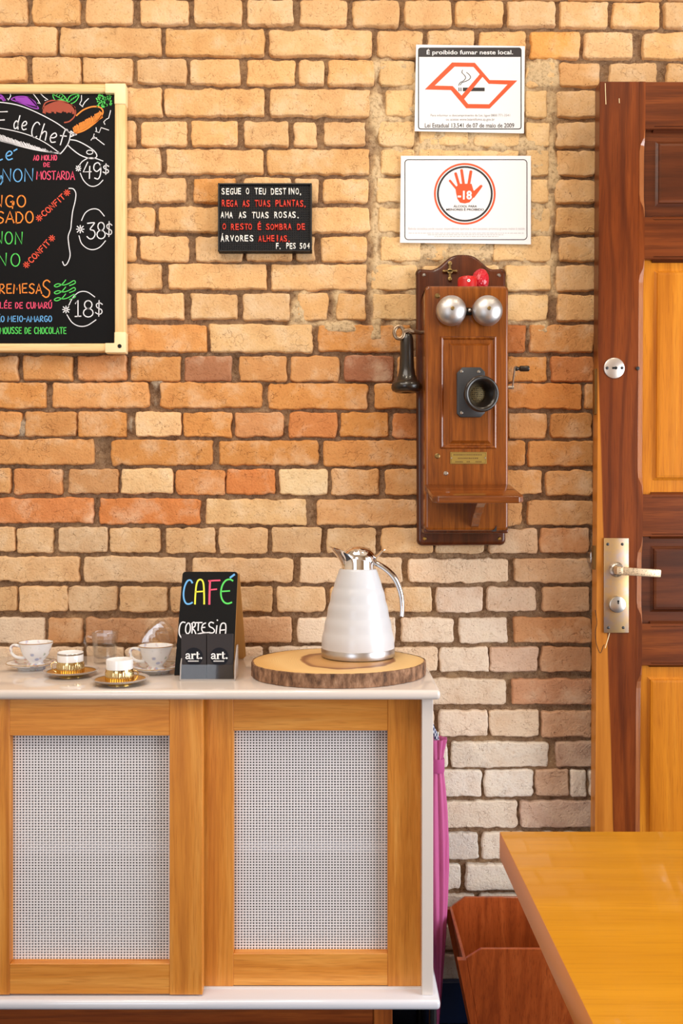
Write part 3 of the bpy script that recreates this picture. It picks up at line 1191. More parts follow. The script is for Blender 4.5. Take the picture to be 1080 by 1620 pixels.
def urad(a, r, h):
    k = max(0, min(1, (h - .06) / .2))
    return r * (1 + (.16 * math.cos(8 * a + h * 5) + .06 * math.cos(16 * a + 1 + h * 12)) * k)


prof = [(.004, .05), (.008, .10), (.012, .17), (.0165, .25), (.020, .33), (.0222, .40), (.0222, .46), (.020, .52), (.0165, .57), (.0130, .605), (.0122, .62), (.0125, .635), (.0150, .652), (.0185, .668), (.020, .676), (.017, .674), (.006, .655)]
lathe(bm, prof, NR, (UX, UY, 0), rfun=urad)
make('canopy', bm, pm('magenta_cloth', S(196, 92, 148), .7), umb, smooth=True, angle=80)
bm = B()
lathe(bm, [(.0150, .603), (.0158, .606), (.0158, .630), (.0150, .633)], 32, (UX, UY, 0))
make('strap', bm, pm('magenta_band', S(178, 70, 134), .7), umb, smooth=True)
bm = B()
cyl(bm, (UX, UY, 0), .003, .06)
cyl(bm, (UX, UY, .05), .004, .64)
make('shaft', bm, M['nickel'], umb, smooth=True)
hm = pm('handle_check', S(40, 50, 90), .6)
N = NT(hm)
ck = N.n('ShaderNodeTexChecker')
ck.inputs['Scale'].default_value = 320
N.l(N.coords((1, 1, .5)), ck.inputs['Vector'])
N.l(N.mix(ck.outputs['Fac'], S(36, 46, 90), S(200, 205, 220)), N.b.inputs['Base Color'])
bm = B()
tube(bm, catmull([(UX, UY, .666), (UX - .004, UY, .684), (UX - .012, UY, .700), (UX - .017, UY + .004, .722), (UX - .017, UY + .016, .734), (UX - .016, UY + .028, .728), (UX - .015, UY + .034, .712)], 4), .0058, 14)
make('handle', bm, hm, umb, smooth=True, label='dark blue checked handle')

# ================================================================== chalkboard menu
CBY = -.028
chalk = thing('chalkboard', 'large black menu chalkboard with pale pine frame hanging on the bricks', 'chalkboard', tuple(P(-40, 345, 0)))
M['pine_pale_x'] = wood('pale_pine_level', S(246, 214, 160), S(238, 198, 138), S(214, 164, 98), 'x', 20, .5, .1, rings=.1)
M['pine_pale_z'] = wood('pale_pine_upright', S(246, 214, 160), S(238, 198, 138), S(214, 164, 98), 'z', 20, .5, .1, rings=.1)
M['cream_plastic'] = pm('cream_plastic', S(250, 226, 176), .4)
bx0, bx1, by0, by1 = -300, 198, 132, 556
w0 = lambda x, y, Y=CBY: P(x, y, Y)
bm = B()
a, b = w0(bx0 + 8, by1 - 6), w0(bx1 - 8, by0 + 6)
box(bm, (a.x, CBY + .008, a.z), (b.x, -.004, b.z))
make('board', bm, M['slate'], chalk)
for (x0, y0, x1, y1, mm) in ((181, 140, 198, 550, 'pine_pale_z'), (bx0, 140, bx0 + 17, 550, 'pine_pale_z'), (bx0 + 6, 132, 190, 146, 'pine_pale_x'), (bx0 + 6, 543, 190, 556, 'pine_pale_x')):
    bm = B()
    a, b = w0(x0, y1), w0(x1, y0)
    box(bm, (a.x, CBY, a.z), (b.x, -.004, b.z), .004, 3)
    make('frame_rail', bm, M[mm], chalk, smooth=True)
for cx, cy, sx, sy in ((198.5, 131.5, 1, 1), (198.5, 558, 1, -1), (bx0, 131.5, -1, 1), (bx0, 558, -1, -1)):
    L, Wd = 33, 18
    pts = [(cx, cy), (cx - sx * L, cy), (cx - sx * L, cy + sy * 15.5), (cx - sx * Wd, cy + sy * 15.5), (cx - sx * Wd, cy + sy * L), (cx, cy + sy * L)]
    bm = B()
    prism(bm, [w0(x, y, CBY - .002) for x, y in pts], Vector((0, .025, 0)), .0022, 3)
    c = make('corner_cap', bm, M['cream_plastic'], chalk, smooth=True)
    if sy < 0:
        bm = B()
        cyl(bm, w0(cx - sx * 9.5, cy - 10.5, CBY - .0028), .0046, .0012, (0, 1, 0), 16)
        make('screw', bm, M['dark_hole'], c)

pl = WP(CBY + .008)
LF = .0006


def draw(name, fn, mats, parent, label=None):
    bm = B()
    fn(bm)
    bm.normal_update()
    for f in bm.faces:
        if f.normal.y > 0:
            f.normal_flip()
    me = bpy.data.meshes.new(name)
    bmesh.ops.translate(bm, verts=bm.verts, vec=-ORG[parent.name])
    bm.normal_update()
    bm.to_mesh(me)
    bm.free()
    for m in (mats if isinstance(mats, (list, tuple)) else [mats]):
        me.materials.append(m)
    o = bpy.data.objects.new(name, me)
    link(o)
    o.parent = parent
    ORG[o.name] = ORG[parent.name]
    if label:
        o['label'] = label
    return o


def knife(bm):
    st = lambda p, wd=1.5, s=True: stroke(bm, pl, p, wd, LF, 0, s)
    st([(-60, 166), (-30, 162), (0, 162), (30, 167), (60, 179), (90, 195), (112, 211), (120, 214)])
    st([(112, 208), (121, 213), (112, 216)], 2.4, False)
    st([(112, 210), (108, 227), (96, 243), (92, 240)], 1.6)
    st([(-60, 196), (0, 203), (40, 212), (70, 225), (94, 242)], 1.3)
    st([(-60, 212), (-20, 218), (0, 222), (30, 231), (60, 238), (95, 243)], 1.5)
    for k in range(60):
        t = k / 60
        x = -20 + 108 * t
        yb = 217 + 26 * (t ** .8)
        h = 12 * (1 - t) ** .7 + 1
        st([(x - 2.5, yb - h + random.uniform(-1, 1.5)), (x + 1.5, yb)], 1.0, False)
    st([(110, 221), (122, 223), (138, 231), (150, 240), (153, 248), (144, 251), (128, 246), (114, 236), (107, 229)], 1.6)
    st(arc(142, 241, 5, 3.2, 0, 360, 12), 1.3)
    hand(bm, pl, 'F', -10, 177, 13, 206, 1.6, LF)
    hand(bm, pl, 'de', 22, 182, 44, 204, 1.7, LF, ang=8)
    hand(bm, pl, 'Chef', 50, 192, 108, 217, 1.7, LF, ang=14)


TICKS = ([(16, 146), (17, 152), (13, 159), (12, 156)], [(53, 149), (60, 158), (64, 165), (60, 163)], [(63, 147), (70, 154), (76, 158), (71, 159)], [(129, 151), (129, 159), (126, 165), (131, 169)], [(140, 156), (134, 162), (130, 169)],
              [(175, 175), (172, 187), (168, 189)], [(167, 190), (164, 193), (166, 197)], [(172, 206), (160, 202), (157, 210), (151, 208)], [(152, 202), (153, 209)], [(165, 229), (148, 216), (144, 222)], [(149, 212), (147, 220), (153, 218)])


def veg_p(bm):
    o = [(18, 157), (28, 153), (44, 154), (54, 163), (61, 172), (50, 170), (38, 165), (24, 160)]
    stroke(bm, pl, o, 1.6, LF, 0, True, True)
    for k in range(22):
        x = 24 + k * 1.5
        stroke(bm, pl, [(x, 154.5 + max(0, (x - 46) * .7)), (x + 3, 161 + (x - 24) * .24)], 1.5, LF, 0, False)
    stroke(bm, pl, [(-6, 151), (2, 151), (8, 159)], 2.5, LF)
    stroke(bm, pl, [(-6, 156), (2, 155), (6, 159)], 3.5, LF)


def veg_b(bm):
    stroke(bm, pl, [(68, 172), (72, 163), (84, 159), (98, 160), (104, 162), (112, 165), (119, 174), (118, 184), (110, 192), (102, 194)], 2.0, LF)
    for k in range(34):
        x = 69 + k * 1.5
        t = (x - 94) / 26
        top = 161 + 10 * t * t
        stroke(bm, pl, [(x, top), (x - .5, top + (18 - 9 * abs(t)) + random.uniform(-2, 2))], 1.7, LF, 0, False)


def veg_c(bm):
    stroke(bm, pl, [(121, 183), (132, 174), (146, 169), (158, 170), (163, 177), (158, 187), (146, 198), (132, 207), (119, 211)], 2.2, LF)
    for k in range(24):
        x = 116 + k * 1.9
        yb = 211 - (k / 24) ** 1.2 * 26
        stroke(bm, pl, [(x, yb - 10 + random.uniform(-2, 2)), (x + 2, yb)], 1.6, LF, 0, False)


def veg_g(bm):
    for o, v in (([(84, 149), (95, 148), (103, 154), (105, 160), (96, 158), (87, 158)], [(85, 150), (104, 160)]), ([(107, 160), (111, 152), (120, 149), (125, 151), (120, 160), (112, 164)], [(108, 162), (124, 151)])):
        stroke(bm, pl, o, 1.3, LF, 0, True, True)
        stroke(bm, pl, v, 1.0, LF)
        for k in range(4):
            t = (k + 1) / 5
            x, y = v[0][0] + (v[1][0] - v[0][0]) * t, v[0][1] + (v[1][1] - v[0][1]) * t
            stroke(bm, pl, [(x, y), (x + 2.5, y - 3.5)], .9, LF)


def veg_t(bm):
    random.seed(3)
    for k in range(46):
        a = random.uniform(0, 2 * PI)
        r = random.uniform(0, 1) ** .5
        x, y = 164 + 14 * r * math.cos(a), 161 + 11 * r * math.sin(a)
        stroke(bm, pl, [(x, y), (x + random.uniform(-4, 4), y + random.uniform(-3, 3))], 2.0, LF, 0, False)


draw('knife_drawing', knife, M['chalk_white'], chalk)
for p_ in TICKS:
    draw('accent_stroke', lambda bm: stroke(bm, pl, p_, 1.3, LF, 0, False), M['chalk_white'], chalk)
draw('vegetable_drawing', veg_p, M['chalk_purple'], chalk, 'purple chalk vegetable')
draw('vegetable_drawing', veg_b, M['chalk_brown'], chalk, 'brown chalk beet')
draw('vegetable_drawing', veg_c, M['chalk_orange'], chalk, 'orange chalk carrot')
draw('vegetable_drawing', veg_g, M['chalk_green'], chalk, 'green chalk leaves')
draw('vegetable_drawing', veg_t, M['chalk_green'], chalk, 'green chalk carrot top')


def t_blue0(bm):
    hand(bm, pl, 'e', 8, 232, 21, 254, 2.0, LF)
    stroke(bm, pl, [(22, 239), (27, 236)], 2.0, LF)
    stroke(bm, pl, [(-8, 236), (-4, 253), (4, 252)], 2.0, LF)


def t_blue(bm):
    hand(bm, pl, 'GNON', -14, 267, 53, 287, 1.7, LF, gap=.2)
    stroke(bm, pl, [(2, 278), (4, 286), (1, 292)], 1.7, LF)


def t_pink(bm):
    hand(bm, pl, 'AO MOLHO', 53, 245.5, 90, 253.5, 1.35, LF)
    hand(bm, pl, 'DE', 69, 257.5, 79, 264, 1.3, LF)


def t_pink1(bm):
    hand(bm, pl, 'MOSTARDA', 58, 271, 118, 284, 1.5, LF, gap=.2)


def t_or(bm):
    hand(bm, pl, 'NGO', -10, 309, 41, 327, 2.0, LF, gap=.3)
    stroke(bm, pl, [(20, 318), (20, 330)], 1.8, LF)


def t_or1(bm):
    hand(bm, pl, 'SADO', -6, 335, 53, 353, 2.0, LF, gap=.22)


def conf(bm, x0, y0, x1, y1):
    a = math.degrees(math.atan2(y1 - y0, x1 - x0))
    L = math.hypot(x1 - x0, y1 - y0)
    ca, sa = math.cos(math.radians(a)), math.sin(math.radians(a))
    hand(bm, pl, 'CONFIT', x0 + 7 * ca, y0 + 7 * sa - 4.3, x0 + 7 * ca + L - 14, y0 + 7 * sa + 4.3, 1.6, LF, ang=a, gap=.22)
    for sx, sy in ((x0, y0), (x1, y1)):
        for k in range(4):
            t = k * PI / 4 + .3
            stroke(bm, pl, [(sx - 5 * math.cos(t), sy - 5 * math.sin(t)), (sx + 5 * math.cos(t), sy + 5 * math.sin(t))], 1.3, LF, 0, False)


def t_price(bm):
    hand(bm, pl, '*', 120, 262, 128, 271, 1.5, LF)
    hand(bm, pl, '49', 131, 257, 161, 283, 1.7, LF, gap=.12)
    hand(bm, pl, '$', 162, 259, 173, 276, 1.6, LF)
    stroke(bm, pl, [(126, 261), (131, 255), (141, 250), (152, 251), (163, 255)], 1.4, LF)
    stroke(bm, pl, [(127, 274), (132, 285), (140, 293), (148, 295), (156, 292), (163, 285)], 1.4, LF)


def t_brace(bm):
    stroke(bm, pl, [(109, 298), (116, 299), (120, 306), (119, 318), (115, 335), (113, 352), (112, 362), (108, 374), (109, 388), (111, 404), (107, 416), (102, 420), (99, 414)], 1.5, LF)


def t_price2(bm):
    hand(bm, pl, '*', 121, 357, 133, 369, 1.5, LF)
    hand(bm, pl, '38', 137, 352, 167, 378, 1.7, LF, gap=.12)
    hand(bm, pl, '$', 167, 350, 178, 374, 1.5, LF)
    stroke(bm, pl, [(129, 349), (135, 337), (145, 331), (156, 332), (165, 342)], 1.4, LF)
    stroke(bm, pl, [(125, 373), (129, 385), (138, 393), (148, 395), (158, 391), (167, 381)], 1.4, LF)


def t_price3(bm):
    hand(bm, pl, '*', 99, 484, 110, 495, 1.5, LF)
    hand(bm, pl, '18', 117, 475, 148, 501, 1.7, LF, gap=.15)
    hand(bm, pl, '$', 150, 475, 163, 500, 1.5, LF)
    stroke(bm, pl, [(109, 483), (116, 470), (126, 462), (138, 462), (150, 470)], 1.4, LF)
    stroke(bm, pl, [(106, 498), (114, 510), (125, 516), (138, 515), (152, 506)], 1.4, LF)


def t_green(bm):
    hand(bm, pl, 'NON', -8, 367, 36, 386, 1.7, LF)


def t_green1(bm):
    hand(bm, pl, 'NO', -4, 401, 32, 421, 1.7, LF, gap=.4)


def t_wave(bm):
    for y in (448, 459, 470):
        stroke(bm, pl, [(104, y - 5), (98, y + 2), (90, y + 6), (86, y + 4), (92, y + 1), (100, y + 3), (108, y + 1), (117, y - 4), (119, y), (110, y + 4)], 1.4, LF)


def t_green2(bm):
    hand(bm, pl, 'MOUSSE DE CHOCOLATE', 0, 518, 105, 528, 1.4, LF)


def t_small(bm):
    hand(bm, pl, 'LÉE DE CUMARÚ', 0, 478.5, 82, 488, 1.5, LF)


def t_blue2(bm):
    hand(bm, pl, 'ÃO MEIO-AMARGO', -5, 500, 82, 509, 1.4, LF)


def t_or2(bm):
    hand(bm, pl, 'REMESA', -1, 449, 66, 464, 1.9, LF)
    hand(bm, pl, 'S', 67, 444, 80, 471, 1.9, LF)


for f_, mt_ in ((t_blue0, 'blue'), (t_blue, 'blue'), (t_pink, 'pink'), (t_pink1, 'pink'), (t_or, 'orange'), (t_or1, 'orange'), (lambda bm: conf(bm, 62, 345, 106, 305), 'red'), (lambda bm: conf(bm, 42, 419, 82, 377), 'red'),
                (t_green, 'green'), (t_green1, 'green'), (t_or2, 'orange'), (t_small, 'pink'), (t_blue2, 'blue'), (t_green2, 'green')):
    draw('menu_lettering', f_, M['chalk_' + mt_], chalk, mt_ + ' chalk lettering')
for f_ in (t_price, t_price2, t_price3):
    draw('price_lettering', f_, M['chalk_white'], chalk)
draw('brace', t_brace, M['chalk_white'], chalk)
draw('flourish', t_wave, M['chalk_green'], chalk, 'green chalk loops')

# ================================================================== letter board
LBY = -.024
lb = thing('letter_board', 'small black letter board with white and red quotation letters', 'letter board', tuple(P(419, 344, 0)))
bm = B()
a, b = P(344.5, 397.5, LBY), P(493, 289.5, LBY)
box(bm, (a.x, LBY + .004, a.z), (b.x, -.003, b.z), .0008, 1)
lm = pm('pegged_black', S(20, 20, 23), .6, spec=.25)
N = NT(lm)
vv = N.n('ShaderNodeTexVoronoi', feature='F1')
vv.inputs['Scale'].default_value = 190
vv.inputs['Randomness'].default_value = 0
N.l(N.coords(), vv.inputs['Vector'])
pg = N.ramp(vv.outputs['Distance'], [(.22, (0, 0, 0)), (.4, (1, 1, 1))])
N.l(N.bump(pg, .8, .002), N.b.inputs['Normal'])
make('board', bm, lm, lb)
bm = B()
for lo, hi in (((a.x, a.z), (a.x + .0035, b.z)), ((b.x - .0035, a.z), (b.x, b.z)), ((a.x, a.z), (b.x, a.z + .0035)), ((a.x, b.z - .0035), (b.x, b.z))):
    box(bm, (lo[0], LBY, lo[1]), (hi[0], LBY + .006, hi[1]), .0008, 1)
make('frame', bm, M['black_metal'], lb)
pl2 = WP(LBY + .004)
for body, x0, x1, y0, y1, mt in (('SEGUE O TEU DESTINO,', 350.5, 480, 298, 308.3, 'letter_white'), ('REGA AS TUAS PLANTAS,', 351, 487, 316.8, 327.5, 'letter_red'), ('AMA AS TUAS ROSAS.', 348.5, 476.5, 335.3, 345.5, 'letter_white'),
                                 ('O RESTO É SOMBRA DE', 351.5, 483.5, 354, 364, 'letter_red'), ('ÁRVORES', 349, 402, 372.7, 382.7, 'letter_white'), ('ALHEIAS.', 408.6, 462, 372.7, 382.7, 'letter_red'), ('F. PES 504', 436, 490.5, 384.8, 394.3, 'letter_white')):
    n = len(body)
    cw = (x1 - x0) / n
    for i, ch in enumerate(body):
        if ch == ' ':
            continue
        x = x0 + i * cw
        wd = cw * .80
        jx, jy = random.uniform(-.5, .5), random.uniform(-.5, .5)
        if ch == 'I':
            g = printed(pl2, ch, x + cw * .3 + jx, x + cw * .6 + jx, y0 + jy, y1 + jy, .0002, .02, 0, .0018)
        elif ch in ',.':
            g = printed(pl2, ch, x + cw * .1, x + cw * .4, y1 - 1.8, y1 + (1.6 if ch == ',' else .4), .0002, .02, 0, .0018)
        else:
            up = 3.6 if ch in 'ÉÁ' else 0
            g = printed(pl2, ch, x + jx, x + wd + jx, y0 + jy - up, y1 + jy, .0002, .016, random.uniform(-.05, .05), .0018)
        make('letter', g, M[mt], lb)

# ================================================================== the two paper signs
SY = -.0075
ps = WP(SY)
c1 = lambda x, y: (640 + x / 5.143, 60 + y / 5.143)
n1 = thing('no_smoking_sign', 'white no smoking notice with black header and orange map outline', 'sign', tuple(P(743, 141, SY)))


def sheet(parent, corners):
    bm = B()
    prism(bm, [P(x, y, SY) for x, y in corners], Vector((0, .0012, 0)), 0)
    make('sheet', bm, M['paper'], parent)


def border(bm, x0, y0, x1, y1, r, wd, tf, lift=.0003, mi=0):
    ring(bm, ps, [tf(*p) for p in rrect(x0, y0, x1, y1, r)], [tf(*p) for p in rrect(x0 + wd, y0 + wd, x1 - wd, y1 - wd, max(1, r - wd))], lift, mi)


sheet(n1, [(658, 70.5), (830, 73), (828.5, 211), (655.5, 207.5)])
draw('border', lambda bm: border(bm, 108, 79, 950, 745, 22, 8, c1), M['ink'], n1)
draw('header_band', lambda bm: poly(bm, ps, [c1(*p) for p in [(950, 155), (112, 155)] + arc(130, 101, 22, 22, 180, 270, 5) + arc(928, 101, 22, 22, 270, 360, 5)], .0004), M['ink'], n1)
make('header_lettering', printed(ps, 'É proibido fumar neste local.', *[c1(178, 0)[0], c1(880, 0)[0]], c1(0, 92)[1], c1(0, 146)[1], .0007, .014), M['ink_white'], n1)


def sp_map(bm):
    T = lambda pts: [c1(*p) for p in pts]
    poly(bm, ps, T([(385, 200), (570, 203), (690, 343), (915, 347), (690, 575), (500, 573), (375, 425), (163, 420)]), .0003, 0)
    poly(bm, ps, T([(405, 235), (558, 237), (610, 297), (462, 470), (390, 392), (245, 388)]), .0005, 1)
    poly(bm, ps, T([(632, 318), (682, 375), (835, 380), (685, 540), (515, 538), (483, 498)]), .0005, 1)


def cig(bm):
    T = lambda pts: [c1(*p) for p in pts]
    for a, b in ((437, 445), (453, 461), (472, 650)):
        poly(bm, ps, T([(a, 405), (b, 405), (b, 435), (a, 435)]), .0007, 0)
    for p in ([(470, 262), (465, 282), (485, 305), (495, 325), (480, 348), (450, 365), (438, 388)], [(502, 282), (520, 296), (535, 318), (525, 338), (500, 352), (465, 366), (452, 384)]):
        stroke(bm, ps, T(p), 1.2, .0007, 0)
    poly(bm, ps, T([(610, 297), (632, 318), (483, 498), (462, 470)]), .0009, 1)


draw('map_outline', sp_map, [M['ink_orange'], M['ink_white']], n1, 'orange map outline')
draw('cigarette_symbol', cig, [M['ink'], M['ink_orange']], n1)
g = printed(ps, 'Para informar o descumprimento da Lei, ligue 0800 771-3541', c1(210, 0)[0], c1(855, 0)[0], c1(0, 620)[1], c1(0, 646)[1], .0004)
t = printed(ps, 'ou acesse www.leiantifumo.sp.gov.br', c1(335, 0)[0], c1(732, 0)[0], c1(0, 652)[1], c1(0, 680)[1], .0004)
merge(g, t)
make('small_print', g, M['ink_grey'], n1)
make('law_lettering', printed(ps, 'Lei Estadual 13.541 de 07 de maio de 2009', c1(163, 0)[0], c1(890, 0)[0], c1(0, 694)[1], c1(0, 730)[1], .0004, .008), M['ink'], n1)

c2 = lambda x, y: (620 + x / 4.696, 235 + y / 4.696)
n2 = thing('age_limit_sign', 'white alcohol notice with red hand inside a red circle', 'sign', tuple(P(737, 316, SY)))
sheet(n2, [(634, 246.5), (839.5, 246.5), (839.5, 386.5), (632.5, 384)])
draw('border', lambda bm: border(bm, 92, 80, 1004, 680, 28, 6, c2), M['ink'], n2)


def rings(bm):
    for R, wd, mi in ((229, 14, 0), (207, 14, 1)):
        ring(bm, ps, [c2(*p) for p in arc(540, 337, R, R, 0, 360, 64)[:-1]], [c2(*p) for p in arc(540, 337, R - wd, R - wd, 0, 360, 64)[:-1]], .0003, mi)


def hand_print(bm):
    T = lambda pts: [c2(*p) for p in pts]
    poly(bm, ps, T([(470, 290), (500, 262), (590, 262), (604, 310), (618, 330), (600, 370), (575, 400), (540, 408), (505, 402), (485, 375), (475, 330)]), .0003)
    k = 1 / 4.696
    for a, b, w_ in (((430, 240), (488, 310), 17), ((472, 187), (502, 290), 20), ((516, 163), (534, 290), 21), ((585, 173), (565, 290), 21)):
        stroke(bm, ps, T([a, b]), w_ * k, .0004, 0, False)
        poly(bm, ps, T(arc(a[0], a[1], w_ / 2, w_ / 2, 0, 360, 12)[:-1]), .0005)
    poly(bm, ps, T([(592, 318), (612, 312), (655, 272), (666, 270), (672, 280), (645, 318), (610, 365), (590, 370)]), .0004)


draw('warning_circle', rings, [M['ink_orange'], M['ink']], n2)
draw('hand_symbol', hand_print, M['ink_orange'], n2, 'red hand symbol')
make('age_lettering', printed(ps, '-18', c2(487, 0)[0], c2(592, 0)[0], c2(0, 314)[1], c2(0, 380)[1], .0008, .035), M['ink_white'], n2)
g = printed(ps, 'ÁLCOOL PARA', c2(456, 0)[0], c2(630, 0)[0], c2(0, 417)[1], c2(0, 438)[1], .0004, .015)
merge(g, printed(ps, 'MENORES É PROIBIDO', c2(402, 0)[0], c2(682, 0)[0], c2(0, 441)[1], c2(0, 462)[1], .0004, .015))
make('warning_lettering', g, M['ink'], n2)
g = printed(ps, 'Bebida alcoólica pode causar dependência química e, em excesso, provoca graves males à saúde', c2(120, 0)[0], c2(985, 0)[0], c2(0, 586)[1], c2(0, 610)[1], .0004)
make('small_print', g, M['ink_light'], n2)
bm = B()
for y, x0, x1 in ((629, 122, 978), (641, 265, 830), (654, 315, 790)):
    x = x0
    while x < x1:
        L = random.uniform(10, 34)
        poly(bm, ps, [c2(x, y - 2.5), c2(min(x + L, x1), y - 2.5), c2(min(x + L, x1), y + 2.5), c2(x, y + 2.5)], .0004)
        x += L + 5
make('small_print', bm, M['ink_light'], n2)

# ================================================================== wall telephone
M['phone_wood'] = wood('phone_wood', S(160, 90, 28), S(134, 70, 18), S(80, 36, 7), 'z', 80, .3, .5, rings=.05, fine=300, contrast=.7)
M['phone_wood_x'] = wood('phone_shelf_wood', S(160, 92, 40), S(132, 70, 26), S(80, 36, 12), 'x', 40, .25, .5, rings=.2, fine=300)
M['phone_dark'] = wood('phone_back_wood', S(100, 48, 20), S(82, 36, 13), S(48, 18, 6), 'z', 40, .3, .3, rings=.1, fine=300)
M['gong'] = pm('gong_metal', S(200, 198, 198), .42, 1.0)
ph = thing('wall_telephone', 'antique wooden wall telephone with two metal bells and black mouthpiece', 'telephone', tuple(P(729, 640, 0)))
BK = -.024     # backboard face
BXF = -.113    # box face
pb = lambda x, y, Y=BK: P(x, y, Y)


def back_outline():
    crest = [(684, 426), (694, 421), (704, 412), (712, 406), (722, 402.5), (731, 402), (742, 402.5), (752, 406), (760, 412), (769, 420), (777, 425)]
    cr = [(p.x, p.y) for p in catmull([(x, y, 0) for x, y in crest], 3)]
    return (arc(665.5, 432.5, 7.5, 8, 180, 270, 5) + cr + arc(793, 432.5, 7.5, 8, 270, 360, 5) + arc(791, 853.5, 9, 9, 0, 90, 5) + arc(668.5, 854.5, 9, 9, 90, 180, 5))


bm = B()
prism(bm, [pb(x, y) for x, y in back_outline()], Vector((0, .021, 0)), .0075, 5)
make('backboard', bm, M['phone_dark'], ph, smooth=True)
# box
a, b = P(672, 839.5, BXF), P(804, 452, BXF)
bm = B()
pts = [P(x, y, BXF) for x, y in rrect(672, 452, 804, 839.5, 7)]
prism(bm, pts, Vector((0, BK - BXF + .002, 0)), .0058, 5)
make('case', bm, M['phone_wood'], ph, smooth=True)
# moulding at the bottom of the box
bm = B()
box(bm, (a.x - .002, BXF + .012, a.z - .006), (b.x + .002, BK + .001, a.z + .004), .003, 3)
make('base_moulding', bm, M['phone_dark'], ph, smooth=True)


def rect_ridge(bm, x0, y0, x1, y1, Y, wd, h):
    """picture-frame ridge with sloping sides"""
    def loop(d, yy):
        return [P(x0, y1, Y) + Vector((d, 0, d)), P(x1, y1, Y) + Vector((-d, 0, d)), P(x1, y0, Y) + Vector((-d, 0, -d)), P(x0, y0, Y) + Vector((d, 0, -d))], yy
    prev = None
    for d, hh in ((0, 0.0005), (wd * .18, -h * .8), (wd * .4, -h), (wd * .6, -h * .8), (wd * .75, -h * .3), (wd, .0005)):
        ps_, _ = loop(d, 0)
        cur = [bm.verts.new(p + Vector((0, hh, 0))) for p in ps_]
        if prev:
            for i in range(4):
                j = (i + 1) % 4
                bm.faces.new((prev[i], prev[j], cur[j], cur[i]))
        prev = cur


bm = B()
rect_ridge(bm, 696, 532, 785, 710, BXF, .0085, .0035)
M['phone_gloss'] = wood('phone_moulding', S(150, 82, 28), S(124, 62, 18), S(80, 34, 8), 'z', 60, .22, 1.0, rings=.05)
make('panel_moulding', bm, M['phone_gloss'], ph, smooth=True, angle=20)
bm = B()
prev = None
q = [P(710, 702, BXF), P(776, 702, BXF), P(776, 543, BXF), P(710, 543, BXF)]
sg = [(1, 1), (-1, 1), (-1, -1), (1, -1)]
for d, hh in ((0, .0005), (.001, -.001), (.0065, -.006)):
    cur = [bm.verts.new(p + Vector((s_[0] * d, hh, s_[1] * d))) for p, s_ in zip(q, sg)]
    if prev:
        for i in range(4):
            bm.faces.new((prev[i], prev[(i + 1) % 4], cur[(i + 1) % 4], cur[i]))
    prev = cur
bm.faces.new(prev)
make('raised_panel', bm, M['phone_wood'], ph)
# bells
for cx in (713.2, 770.3):
    c = P(cx, 492, BXF - .012)
    R = 24.0 * (D + BXF - .012) / F
    bm = B()
    prof = [(R * .96, -.003), (R, 0), (R * .995, .004)] + [(R * math.cos(t), .004 + .024 * math.sin(t)) for t in [k * PI / 2 / 10 for k in range(1, 11)]]
    prof = [(max(r, 0) if r > 1e-4 else 0, h) for r, h in prof]
    lathe(bm, prof, 48, c, (0, -1, 0))
    g = make('bell', bm, M['gong'], ph, smooth=True, angle=60)
    bm = B()
    cyl(bm, c + Vector((0, -.026, 0)), .0042, .0045, (0, -1, 0), 16, .001)
    make('bell_screw', bm, M['old_brass'], g, smooth=True)
    bm = B()
    cyl(bm, c + Vector((0, .013, 0)), .006, .016, (0, -1, 0), 12)
    make('bell_post', bm, M['old_brass'], g)
bm = B()
c = P(741.2, 493, BXF)
box(bm, c + Vector((-.006, -.004, -.008)), c + Vector((.006, .001, .008)), .001, 1)
make('clapper_slot', bm, M['dark_hole'], ph)
bm = B()
ball(bm, c + Vector((0, -.012, 0)), .0042)
tube(bm, [c + Vector((0, 0, .003)), c + Vector((0, -.006, .002)), c + Vector((0, -.012, 0))], .0012, 8)
make('clapper', bm, M['nickel'], ph, smooth=True)
# screws
for x, y, Y, r, mt in ((670.5, 435, BK, .0042, 'nickel'), (789, 435.5, BK, .0046, 'nickel'), (671.5, 852, BK, .0042, 'brass'), (790, 852, BK, .0042, 'brass'), (691.5, 468, BXF, .0058, 'old_brass'), (691.5, 721.5, BXF, .006, 'old_brass'), (705, 749, BXF, .0052, 'nickel')):
    bm = B()
    c = P(x, y, Y)
    lathe(bm, [(0, .0022), (r * .6, .002), (r, 0.0)][::-1], 18, c, (0, -1, 0))
    s = make('screw', bm, M[mt], ph, smooth=True)
# lightning switch ornament
bm = B()
c = P(711, 430, BK)
for dz in (.018, 0, -.017):
    cyl(bm, c + Vector((0, .001, dz)), .0065 if dz == 0 else .0048, .008, (0, -1, 0), 16, .0015)
box(bm, c + Vector((-.003, -.006, -.018)), c + Vector((.003, -.002, .018)), .001, 1)
box(bm, c + Vector((-.014, -.007, -.002)), c + Vector((.014, -.003, .003)), .001, 1)
ball(bm, c + Vector((-.014, -.005, 0)), .0035)
ball(bm, c + Vector((.014, -.005, 0)), .0035)
make('terminal', bm, M['old_brass'], ph, smooth=True)
